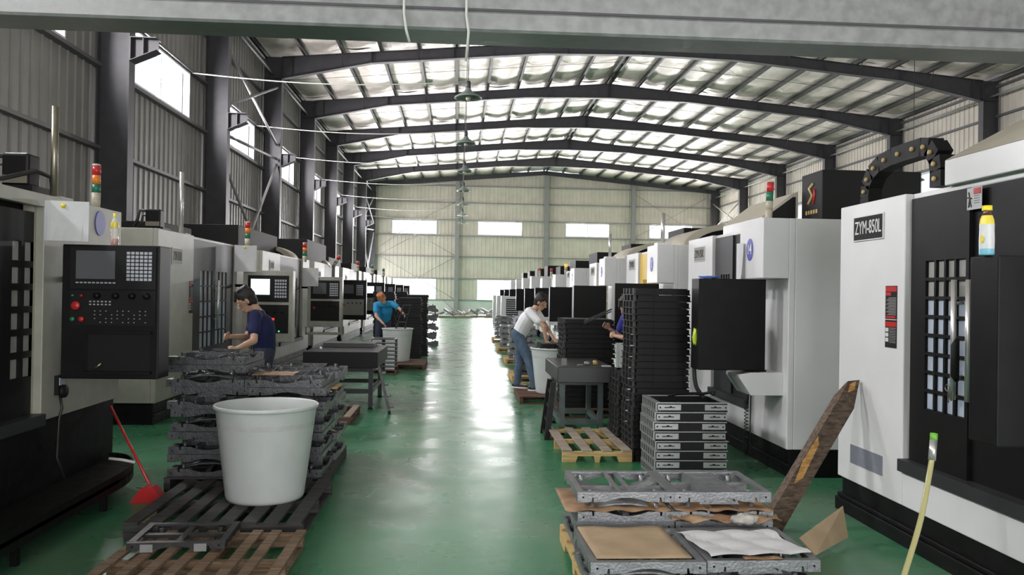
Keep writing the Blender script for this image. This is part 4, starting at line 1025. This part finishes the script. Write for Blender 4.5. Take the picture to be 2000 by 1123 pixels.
tag(MB(WPAL).box(-1.10, -1.03, 7.1, 7.4, .80, .812).build('wood_slip'), 'thin light wood slip sticking out of left stack right side', 'wood')
# white bins
def bin_(lab, x, y, z, r, hgt, rb_):
    o = thing('plastic_bin', lab, 'bin', (x, y, z))
    prof = [(0, 0), (rb_*.97, 0), (rb_, .02)]+[(rb_+(r*.955-rb_)*t, .02+(hgt-.05)*t) for t in (.03, .12, .25, .5, .75, .86)]
    MB(BIN).lathe(prof+[(r*.95, hgt-.05), (r*.965, hgt-.03)], n=48).build('wall', o)
    MB(BIN).lathe([(r*.965, hgt-.03), (r*.99, hgt-.028), (r, hgt-.018), (r*1.0, hgt-.006), (r*.985, hgt), (r*.955, hgt), (r*.945, hgt-.012), (r*.93, hgt-.05)], n=48).build('rim', o)
    MB(BIN).lathe([(r*.93, hgt-.05), (rb_*.96, .03), (0, .03)], n=48).build('inside', o)
    MB(BINDIRT).lathe([(rb_+(r*.955-rb_)*.80+.0015, .02+(hgt-.05)*.80), (rb_+(r*.955-rb_)*.86+.0015, .02+(hgt-.05)*.86)], n=48).build('dirt_band', o)
    return o
bin_('large white plastic bin on the dark pallet, left foreground', -1.40, 6.12, .121, .375, .685, .28)
pallet('blackened pallet under the large white bin', -2.15, -1.0, 5.45, 6.7, 0, .12, WDARK, 8, 'y', .32, jitter=.01)
pallet('brown slatted pallet at the bottom left', -1.95, -.96, 4.2, 5.3, 0, .115, WBRN, 8, 'y', .5, rz=0, jitter=.015)
o = thing('black_cast_frame', 'shiny black cast frame lying on the brown slatted pallet', 'casting', (-1.62, 5.05, .116), .05)
rim = cast_mesh(.55, .42, .06, BTRAYE).build('rim', o)
MB(BTRAYE).box(-.02, .02, -.18, .18, .03, .05).box(-.24, -.02, -.02, .02, .03, .05).box(.02, .24, -.02, .02, .03, .05).build('cross_bar', o)
MB(PADS).box(.10, .17, -.212, -.208, .005, .05).box(-.2, -.13, -.212, -.208, .005, .05).build('machined_pad', o)
# broom against left machine
o = thing('red_broom', 'red broom leaning behind the nearest left machine', 'broom', (-2.35, 6.45, 0))
MB(REDP).tube([(-2.36, 6.5, .10), (-2.86, 6.95, .66)], .011, 8).build('handle', o, True)
MB(REDP).prism([(-.13, 0), (.13, 0), (.06, .10), (.03, .12), (-.03, .12), (-.06, .10)], 'y', -.05, .05).build('head', o)
# tubs and cable by the left base
tag(MB(WCABLE).tube([(-2.72, 6.6, .3), (-2.62, 6.6, .29), (-2.52, 6.6, .27)], .012, 6).build('white_plug'), 'white plug lying on the black chip tray', 'plug')
tag(MB(WCABLE).tube([(-2.62, 6.9, .006), (-2.5, 6.85, .006), (-2.42, 6.75, .006), (-2.38, 6.6, .006)], .005, 5).build('white_wire'), 'thin white wire on the floor near the red broom', 'wire')
# bottles
def bottle(lab, x, y, z, h_, r, kind):
    o = thing('drink_bottle', lab, 'bottle', (x, y, z))
    if kind == 'yellow':
        MB(LABELB).lathe([(0, 0), (r*.95, 0), (r, .008), (r, h_*.13)], n=20).build('lower_label', o)
        MB(LABELW).lathe([(r, h_*.13), (r*1.02, h_*.3), (r*.97, h_*.5), (r*.98, h_*.62)], n=20).build('label', o)
        MB(LABELY).lathe([(r*.98, h_*.62), (r*.9, h_*.72), (r*.7, h_*.80)], n=20).build('upper_label', o)
        MB(TEA).lathe([(r*.7, h_*.80), (r*.5, h_*.86), (r*.5, h_*.9)], n=20).build('neck', o)
        MB(LABELY).prism([(-r*.35+.012*math.cos(k*PI/6), h_*.32+.02*math.sin(k*PI/6)) for k in range(12)], 'x', -r*1.04, -r*.9).build('fruit_print', o)
        MB(YCAP).lathe([(r*.66, h_*.90), (r*.68, h_*.905), (r*.66, h_), (0, h_)], n=20).build('cap', o)
    else:
        MB(CLEAR).lathe([(0, 0), (r*.9, 0), (r, .01), (r, h_*.2), (r*.85, h_*.3), (r, h_*.4), (r*.98, h_*.62), (r*.9, h_*.75), (r*.4, h_*.9), (0, h_*.9)], n=20).build('body', o)
        MB(RED).lathe([(0, .004), (r*.85, .004), (r*.95, .012), (r*.95, h_*.2), (0, h_*.2)], n=20).build('red_base_label', o)
        MB(LABELY).lathe([(r*1.01, h_*.55), (r*1.01, h_*.72)], n=20).build('label', o)
        MB(YCAP).lathe([(r*.42, h_*.88), (r*.45, h_*.89), (r*.43, h_), (0, h_)], n=16).build('cap', o)
bottle('yellow capped drink bottle standing on the right black pod', 2.60, 3.86, 1.872, .245, .034, 'yellow')
bottle('half empty clear bottle with yellow cap on the left black pod', -2.52, 6.14, 1.952, .235, .027, 'clear')
# hose with green cap in front of the right machine
o = thing('coolant_hose', 'yellowed clear hose with green cap rising before right machine', 'hose', (2.0, 3.6, 0))
hp = [(1.72, 3.3, .0), (1.90, 3.5, .14), (2.14, 3.75, .35), (2.32, 3.93, .55), (2.42, 4.03, .74), (2.455, 4.06, .84)]
def smooth(pts, n=6):
    pts = [Vector(p) for p in pts]; out = []
    for i in range(len(pts)-1):
        a, b_, c, d_ = pts[max(i-1, 0)], pts[i], pts[i+1], pts[min(i+2, len(pts)-1)]
        for k in range(n):
            t = k/n; out.append(.5*((2*b_)+(c-a)*t+(2*a-5*b_+4*c-d_)*t*t+(3*b_-a-3*c+d_)*t*t*t))
    return out+[pts[-1]]
MB(HOSE).tube(smooth(hp), .014, 10).build('tube', o, True)
MB(CHROME).tube([(2.45, 4.055, .82), (2.47, 4.075, .92)], .019, 10).build('clamp', o, True)
MB(GRNCAP).tube([(2.47, 4.075, .92), (2.476, 4.082, .955)], .019, 10).build('cap', o, True)
# keys hanging on the handle
o = thing('key_bunch', 'bunch of small keys hanging on the right machine handle', 'keys', (2.88, 4.62, 1.13))
MB(BRASS).tube([(0, .02*math.cos(t*PI/6), .02*math.sin(t*PI/6)) for t in range(13)], .003, 5).build('ring', o)
for k in range(3): MB(BRASS).box(-.003+.004*k, 0+.004*k, -.02-.018*k, -.008-.018*k, -.085+.012*k, -.015).build('key', o)
tag(MB(PAPER).prism([(3.30, 1.876), (3.45, 1.876), (3.45, 2.02), (3.33, 2.0)], 'x', 2.62, 2.63).build('paper_card'), 'white paper standing on right black pod near the frame edge', 'paper')
# lime glove hanging by the number 14 pod and blue cloth on its top
crumple('lime_glove', 'lime green glove hooked beside the number 14 control pod', 'glove', (2.192, 7.42, 1.18), (.022, .03, .075), LIME, 4)
crumple('blue_cloth', 'folded blue cloth on top of the number 14 control pod', 'cloth', (2.33, 7.45, 1.812), (.09, .07, .012), mat('blue_cloth', (.06, .16, .5), .8), 6)
o = thing('air_gun_hose', 'grey spray gun hose hanging beside the number 14 pod', 'hose', (2.2, 7.6, .7))
MB(DGREY).tube(smooth([(2.24, 7.6, 1.22), (2.24, 7.6, 1.0), (2.26, 7.6, .8), (2.34, 7.6, .68)]), .02, 8).build('tube', o, True)

# ------------------------------------------------------------------ people
def cap(bm_list, p, q, r0, r1, side=None, flat=1.0, n=12):
    """tapered capsule, optionally flattened: 'side' is the wide axis, flat the ratio of the other one"""
    p = Vector(p); q = Vector(q); d_ = q-p; L_ = d_.length
    d_ = d_.normalized() if L_ > 1e-6 else Vector((0, 0, 1))
    a = Vector(side) if side else (Vector((1, 0, 0)) if abs(d_.x) < .8 else Vector((0, 1, 0)))
    a = (a-d_*a.dot(d_)).normalized(); b_ = d_.cross(a)
    rings = []
    for k in range(1, 4): t = k/4*PI/2; rings.append((p-d_*r0*math.cos(t), r0*math.sin(t)))
    rings += [(p, r0), (q, r1)]
    for k in range(3, 0, -1): t = k/4*PI/2; rings.append((q+d_*r1*math.cos(t), r1*math.sin(t)))
    vs = [p-d_*r0]; 
    for c, r in rings:
        for k in range(n): th = 2*PI*k/n; vs.append(c+a*r*math.cos(th)+b_*r*flat*math.sin(th))
    vs.append(q+d_*r1); m_ = len(rings); fs = []
    for k in range(n):
        fs.append((0, 1+(k+1) % n, 1+k)); fs.append((1+(m_-1)*n+k, 1+(m_-1)*n+(k+1) % n, len(vs)-1))
        for j in range(m_-1): fs.append((1+j*n+k, 1+j*n+(k+1) % n, 1+(j+1)*n+(k+1) % n, 1+(j+1)*n+k))
    bm_list.append((vs, fs))
def fuse(name, parts, m, voxel, parent, sm=3):
    mb = MB(m)
    for vs, fs in parts: mb.add(vs, fs)
    me = mb.mesh(name); o = bpy.data.objects.new(name, me); C.objects.link(o)
    r = o.modifiers.new('r', 'REMESH'); r.mode = 'VOXEL'; r.voxel_size = voxel; r.use_smooth_shade = True
    s_ = o.modifiers.new('s', 'SMOOTH'); s_.iterations = sm; s_.factor = .5
    dg = bpy.context.evaluated_depsgraph_get(); me2 = bpy.data.meshes.new_from_object(o.evaluated_get(dg)); bpy.data.objects.remove(o)
    me2.materials.clear(); me2.materials.append(m)
    o = bpy.data.objects.new(name, me2); C.objects.link(o)
    if parent is not None:
        off = parent.location; me2.transform(Matrix.Translation(-off)); o.parent = parent
    return o
def person(lab, J, shirt, trous, hairm, shoe=True, gl=None):
    """J: world joints. head (centre), face (direction), neck, shL, shR, elL, elR, haL, haR, chest, hip, hpL.. kneeL.., anL.., toeL.."""
    V = {k: Vector(v) for k, v in J.items()}
    o = thing('person', lab, 'person', (V['hip'].x, V['hip'].y, min(V['anL'].z, V['anR'].z)-.08))
    side = (V['shL']-V['shR']).normalized(); B = []; H_ = V['head']; f = V['face'].normalized(); up = (H_-V['neck']); up = (up-f*up.dot(f)).normalized(); sdh = f.cross(up)
    # head
    cap(B, H_+up*.02, H_+up*.035+f*-.012, .090, .088, sdh, 1.12); cap(B, H_-up*.03+f*.03, H_-up*.085+f*.05, .062, .040, sdh, 1.0)
    cap(B, H_+f*.098-up*.0, H_+f*.112-up*.035, .009, .015); cap(B, H_+f*.085-up*.065+sdh*.018, H_+f*.085-up*.065-sdh*.018, .011, .011)
    cap(B, H_+f*.088+up*.028+sdh*.035, H_+f*.088+up*.028-sdh*.035, .012, .012)
    for s_ in (-1, 1): cap(B, H_+sdh*.085*s_+up*.015, H_+sdh*.088*s_-up*.025, .016, .012)
    cap(B, H_-up*.06-f*.02, V['neck'], .052, .056)
    # torso and limbs
    cap(B, V['neck']-(V['neck']-V['chest'])*.2, V['chest'], .08, .135, side, .72); cap(B, V['shL']-side*.03, V['shR']+side*.03, .062, .062)
    cap(B, V['chest'], V['hip'], .140, .130, side, .72)
    for s_ in 'LR':
        cap(B, V['sh'+s_], V['el'+s_], .052, .038); cap(B, V['el'+s_], V['ha'+s_], .040, .024)
        hp_ = V['hip']+side*(.085 if s_ == 'L' else -.085)-Vector((0, 0, .04))
        cap(B, hp_, V['kn'+s_], .085, .055); cap(B, V['kn'+s_], V['an'+s_], .055, .036)
        cap(B, V['an'+s_]-Vector((0, 0, .03)), V['to'+s_], .035, .03)
        # hand: palm, four fingers, thumb
        dh = (V['ha'+s_]-V['el'+s_]).normalized(); hs = side.cross(dh).normalized() if abs(side.dot(dh)) < .95 else Vector((0, 0, 1)).cross(dh).normalized()
        hn = dh.cross(hs); w0 = V['ha'+s_]
        if hn.z > 0: hn = -hn
        cap(B, w0+dh*.01, w0+dh*.065, .024, .030, hs, .5)
        for k, (off, ln_) in enumerate(((-.030, .070), (-.010, .080), (.010, .075), (.029, .060))):
            a = w0+dh*.075+hs*off; b_ = a+dh*ln_*.5+hn*.008; c = b_+dh*ln_*.32+hn*ln_*.4
            cap(B, a-dh*.02, b_, .010, .009, n=8); cap(B, b_, c, .009, .0075, n=8)
        th0 = w0+dh*.02-hs*.022; th1 = th0-hs*.028+dh*.03+hn*.012; cap(B, th0, th1, .012, .010, n=8); cap(B, th1, th1+dh*.028+hn*.008, .010, .008, n=8)
    fuse('body', B, SKIN, .0085, o, 2)
    # eyes
    for s_ in (-1, 1):
        e = MB(WTXT).lathe([(0, .009), (.008, .004), (.008, -.004), (0, -.009)], n=8).build('eye', o); e.location = H_+f*.092+up*.008+sdh*.034*s_-o.location; 
        q_ = MB(BLACKM).lathe([(0, .004), (.004, 0), (0, -.004)], n=6).build('pupil', e); q_.location = f*.008
    # hair
    Hh = []; cap(Hh, H_+up*.045-f*.02, H_+up*.05-f*.012, .096, .096, sdh, 1.12); cap(Hh, H_-f*.045+up*.02, H_-f*.05-up*.04, .088, .062, sdh, .9); cap(Hh, H_-f*.015+up*.03, H_-f*.02-up*.0, .100, .088, sdh, .9)
    cap(Hh, H_+up*.09+f*.03, H_+up*.06+f*.075, .065, .038, sdh, .8)
    for k in range(14):
        t = k*2.4; cap(Hh, H_+up*.11+sdh*.05*math.cos(t)-f*.03*math.sin(t), H_+up*.135+sdh*.075*math.cos(t)-f*(.02+.07*math.sin(t)), .022, .012, n=8)
    fuse('hair', Hh, hairm, .008, o, 2)
    # shirt
    T = []; cap(T, V['neck']-(V['neck']-V['chest'])*.28, V['chest'], .095, .158, side, .76); cap(T, V['shL']-side*.035, V['shR']+side*.035, .075, .075)
    cap(T, V['chest'], V['hip']+(V['chest']-V['hip']).normalized()*.02, .165, .155, side, .78)
    for s_ in 'LR': cap(T, V['sh'+s_], V['sh'+s_].lerp(V['el'+s_], .62), .072, .066)
    fuse('shirt', T, shirt, .012, o, 4)
    # trousers
    T = []; cap(T, V['hip']+side*.05, V['hip']-side*.05, .135, .135, (V['chest']-V['hip']), .85)
    for s_ in 'LR':
        hp_ = V['hip']+side*(.085 if s_ == 'L' else -.085)-Vector((0, 0, .04))
        cap(T, hp_, V['kn'+s_], .105, .075); cap(T, V['kn'+s_], V['an'+s_]+Vector((0, 0, .02)), .073, .056)
        cap(T, V['kn'+s_]-(V['kn'+s_]-V['an'+s_])*.85, V['an'+s_]-Vector((0, 0, .01)), .058, .06)
    fuse('trousers', T, trous, .012, o, 4)
    for s_ in 'LR':
        a, t = V['an'+s_], V['to'+s_]; g0 = a.z-.08; dr = (t-a); dr.z = 0; dr.normalize(); hl = Vector((a.x, a.y, g0))-dr*.05; tt = Vector((t.x, t.y, g0))
        T = []; cap(T, hl+Vector((0, 0, .05)), tt+Vector((0, 0, .038)), .045, .036, dr.cross(Vector((0, 0, 1))), .75); cap(T, hl+dr*.03+Vector((0, 0, .05)), hl+dr*.04+Vector((0, 0, .085)), .045, .043)
        sh = fuse('shoe', T, SHOEB, .009, o, 3)
        n_ = dr.cross(Vector((0, 0, 1))); q = MB(SOLE)
        pl = [hl-dr*.04-n_*.03, hl-dr*.04+n_*.03, hl+dr*.1+n_*.04, tt+n_*.04, tt+dr*.035+n_*.02, tt+dr*.035-n_*.02, tt-n_*.04, hl+dr*.1-n_*.04]
        base = Vector(o.location); q.prism([(v.x-base.x, v.y-base.y) for v in pl], 'z', g0-base.z, g0-base.z+.022); q.build('sole', o)
    return o
# worker in the white shirt, bending over the right bin
bin_('white plastic bin beside the man in white shirt', 1.50, 12.50, .121, .385, .70, .29)
pallet('dark reddish pallet under the man in white shirt', .93, 1.95, 12.05, 13.35, 0, .12, WRED, 7, 'x', .25)
person('person in white shirt and blue jeans bending over the right bin', dict(
    hip=(.985, 13.02, 1.00), chest=(1.09, 12.90, 1.23), neck=(1.205, 12.80, 1.40), head=(1.29, 12.74, 1.515), face=(.8, -.35, -.45),
    shR=(1.10, 12.66, 1.36), shL=(1.24, 12.98, 1.36), elR=(1.32, 12.52, 1.14), haR=(1.36, 12.50, .93), elL=(1.39, 12.86, 1.13), haL=(1.50, 12.68, .94),
    knR=(1.12, 12.84, .60), anR=(1.20, 12.72, .20), toR=(1.36, 12.66, .16), knL=(1.0, 13.12, .60), anL=(.965, 13.10, .20), toL=(1.10, 13.02, .16)),
    SHIRTW, JEANS, HAIR)
o = thing('black_tray', 'black tray held over the bin by the man in white shirt', 'tray', (1.52, 12.50, .825))
inst(btm, 'tray_frame', o); inst(bte, 'edge_flange', o)
# worker in navy shirt
person('person in navy shirt reaching over the left casting stack', dict(
    hip=(-2.08, 8.95, .98), chest=(-2.08, 8.88, 1.22), neck=(-2.13, 8.80, 1.41), head=(-2.235, 8.75, 1.53), face=(-.75, -.25, -.55),
    shL=(-2.12, 8.66, 1.36), shR=(-2.16, 9.02, 1.37), elL=(-2.08, 8.48, 1.12), haL=(-2.20, 8.30, 1.05), elR=(-2.26, 8.92, 1.13), haR=(-2.36, 8.62, 1.15),
    knR=(-2.16, 8.97, .53), anR=(-2.08, 9.08, .08), toR=(-2.24, 9.06, .04), knL=(-2.16, 8.80, .53), anL=(-2.06, 8.80, .08), toL=(-2.22, 8.76, .04)),
    SHIRTN, TROUS, HAIR)
# worker in cyan shirt at the far left bin
pallet('reddish pallet under the far left bin', -1.85, -.68, 17.15, 18.6, 0, .12, WRED, 7, 'x', .25)
bin_('white plastic bin beside the worker in cyan shirt', -1.32, 17.95, .121, .345, .72, .27)
person('person in cyan shirt with orange hair bending over the far left bin', dict(
    hip=(-1.72, 18.95, .96), chest=(-1.66, 18.78, 1.20), neck=(-1.68, 18.60, 1.38), head=(-1.72, 18.48, 1.47), face=(.25, -.75, -.6),
    shL=(-1.50, 18.62, 1.36), shR=(-1.86, 18.64, 1.33), elL=(-1.32, 18.50, 1.25), haL=(-1.22, 18.32, 1.14), elR=(-1.84, 18.45, 1.08), haR=(-1.66, 18.28, .92),
    knR=(-1.84, 18.90, .52), anR=(-1.86, 19.05, .08), toR=(-1.84, 18.88, .04), knL=(-1.62, 18.88, .52), anL=(-1.60, 19.02, .08), toL=(-1.58, 18.86, .04)),
    SHIRTC, TROUS, HAIRO)
o = thing('wire_frame_part', 'black ladder shaped frame held by the cyan shirt worker', 'frame', (-1.2, 18.2, .82))
for a, b_ in (((-1.38, 18.2, .80), (-1.20, 18.1, 1.36)), ((-1.18, 18.2, .80), (-1.04, 18.1, 1.36))): MB(BTRAYE).bar(a, b_, .025, .025).build('side_rail', o, True)
for t in (.02, .3, .6, .97): MB(BTRAYE).bar(Vector((-1.38, 18.2, .80)).lerp(Vector((-1.20, 18.1, 1.36)), t), Vector((-1.18, 18.2, .80)).lerp(Vector((-1.04, 18.1, 1.36)), t), .02, .02).build('rung', o, True)
# worker in blue half hidden by the tall stack
person('person in blue overalls half hidden behind the tall black stack', dict(
    hip=(2.27, 10.35, .95), chest=(2.23, 10.30, 1.20), neck=(2.19, 10.26, 1.38), head=(2.15, 10.22, 1.50), face=(-.7, .3, -.5),
    shL=(2.21, 10.10, 1.34), shR=(2.17, 10.45, 1.35), elL=(2.13, 10.10, 1.10), haL=(2.01, 10.30, 1.12), elR=(2.09, 10.55, 1.12), haR=(1.97, 10.50, 1.20),
    knR=(2.19, 10.44, .52), anR=(2.27, 10.50, .08), toR=(2.13, 10.5, .04), knL=(2.21, 10.26, .52), anL=(2.29, 10.26, .08), toL=(2.15, 10.26, .04)),
    mat('blue_overall', (.02, .025, .22), .8), SHIRTN, HAIR)
o = thing('black_rod_part', 'long thin black part held by the half hidden worker', 'part', (1.9, 10.4, 1.2))
MB(BTRAYE).bar((1.62, 10.4, 1.30), (1.97, 10.38, 1.46), .02, .02).build('bar', o, True); MB(BTRAYE).bar((1.62, 10.42, 1.27), (1.97, 10.40, 1.43), .015, .015).build('bar', o, True)

# ------------------------------------------------------------------ far stacks
pallet('small white slatted crate pile base by the far left bin', -1.75, -1.2, 16.3, 16.8, 0, .08, WRED, 4, 'x', .3)
for k in range(8):
    o = thing('slatted_tray', 'pale edged tray, %s in the small pile before the far left bin' % rank(k, 8), 'tray', (-1.47, 16.55, .081+k*.078), 0, 'pale trays before the far left bin')
    inst(tfm, 'tray_frame', o).scale = (.75, .8, .9); inst(tem, 'edge_flange', o).scale = (.75, .8, .9)
    for s_ in (-1, 1): q_ = inst(padm, 'machined_pad', o, (s_*.13, -.225, .008)); q_.scale = (.9, 1, .8)
for j, (x, y, n, lab) in enumerate(((-1.15, 19.8, 22, 'in stack behind the cyan shirt worker'), (-1.05, 21.2, 23, 'in second stack left of aisle'), (-1.9, 21.4, 24, 'in stack between left machines'),
                                (-1.3, 23.4, 20, 'in third stack left of aisle'), (-1.8, 25, 24, 'in far stack against the window'))):
    black_stack(lab, x, y, n, 0, 'black trays in far left stack', .068, .02, 1.0, 1.0)
for k in range(9):
    cast_unit('grey cast frame, %s in the pile at the left aisle edge' % rank(k, 9), -1.0+R.uniform(-.05, .05), 25.6, k*.14, k % 2 == 0, 0, CASTD, .7, .6, .138, group='castings at the far left aisle edge')
# far right
for j, (y, x) in enumerate(((14.9, 1.45), (18.7, 1.55), (22.6, 1.55), (27, 1.6))):
    pallet('pale pallet on the right aisle edge, %s beyond the white bin' % NTH[j].replace('nearest', 'first'), x-.45, x+.45, y, y+1.1, 0, .13, WPAL, 5, 'x', .35, group='pallets along the right aisle edge')
    n = (6, 10, 8, 10)[j]
    for k in range(n):
        cast_unit('silver cast frame, %s on the %s pallet beyond the white bin' % (rank(k, n), NTH[j].replace('nearest', 'first')), x-.05+R.uniform(-.03, .03), y+.5, .131+k*.075, k % 2 == 0, j % 2, CASTA if j else CASTD, .62, .6, .073, group='castings along the right aisle edge')
crumple('purple_cloth', 'purple cloth lying on castings by the right aisle edge', 'cloth', (1.5, 19.05, .131+10*.075+.001), (.14, .12, .10), PURPLE, 9)
for j, (x, y) in enumerate(((2.2, 34.5), (2.2, 38.55), (2.2, 42.6))):
    o = thing('white_cabinet', 'distant white cabinet with grey louvres right of the aisle, %s' % ('nearest', 'middle', 'farthest')[j], 'cabinet', (x, y, 0))
    MB(WHITEP).box(-.4, .4, -.25, .25, .05, 1.5).build('body', o); MB(BASEB).box(-.38, .38, -.23, .23, 0, .05).build('foot', o)
    lv = MB(DGREY)
    for k in range(8): lv.box(-.2, .32, -.26, -.25, .7+.09*k, .76+.09*k)
    lv.build('louvres', o)
def junk(lab, x, y, seed):
    rr = random.Random(seed); o = thing('scrap_heap', lab, 'scrap heap', (x, y, 0))
    pl = MB(WPALG); pl.box(-1.3, 1.3, -.5, .5, 0, .12); pl.build('pallet_base', o)
    for k in range(16):
        a = Vector((rr.uniform(-1.1, 1.1), rr.uniform(-.4, .4), rr.uniform(.16, .3))); b_ = a+Vector((rr.uniform(-.6, .6), rr.uniform(-.3, .3), rr.uniform(-.02, .35)))
        MB((CASTA, GALV, IVORY, PADS)[k % 4]).bar(a, b_, rr.uniform(.08, .2), rr.uniform(.06, .14)).build('scrap_piece', o)
    return o
junk('low grey scrap heap on the floor by the far wall, left one', -.55, 52.5, 2); junk('taller grey scrap heap on the floor by the far wall, right one', 1.6, 54, 5)
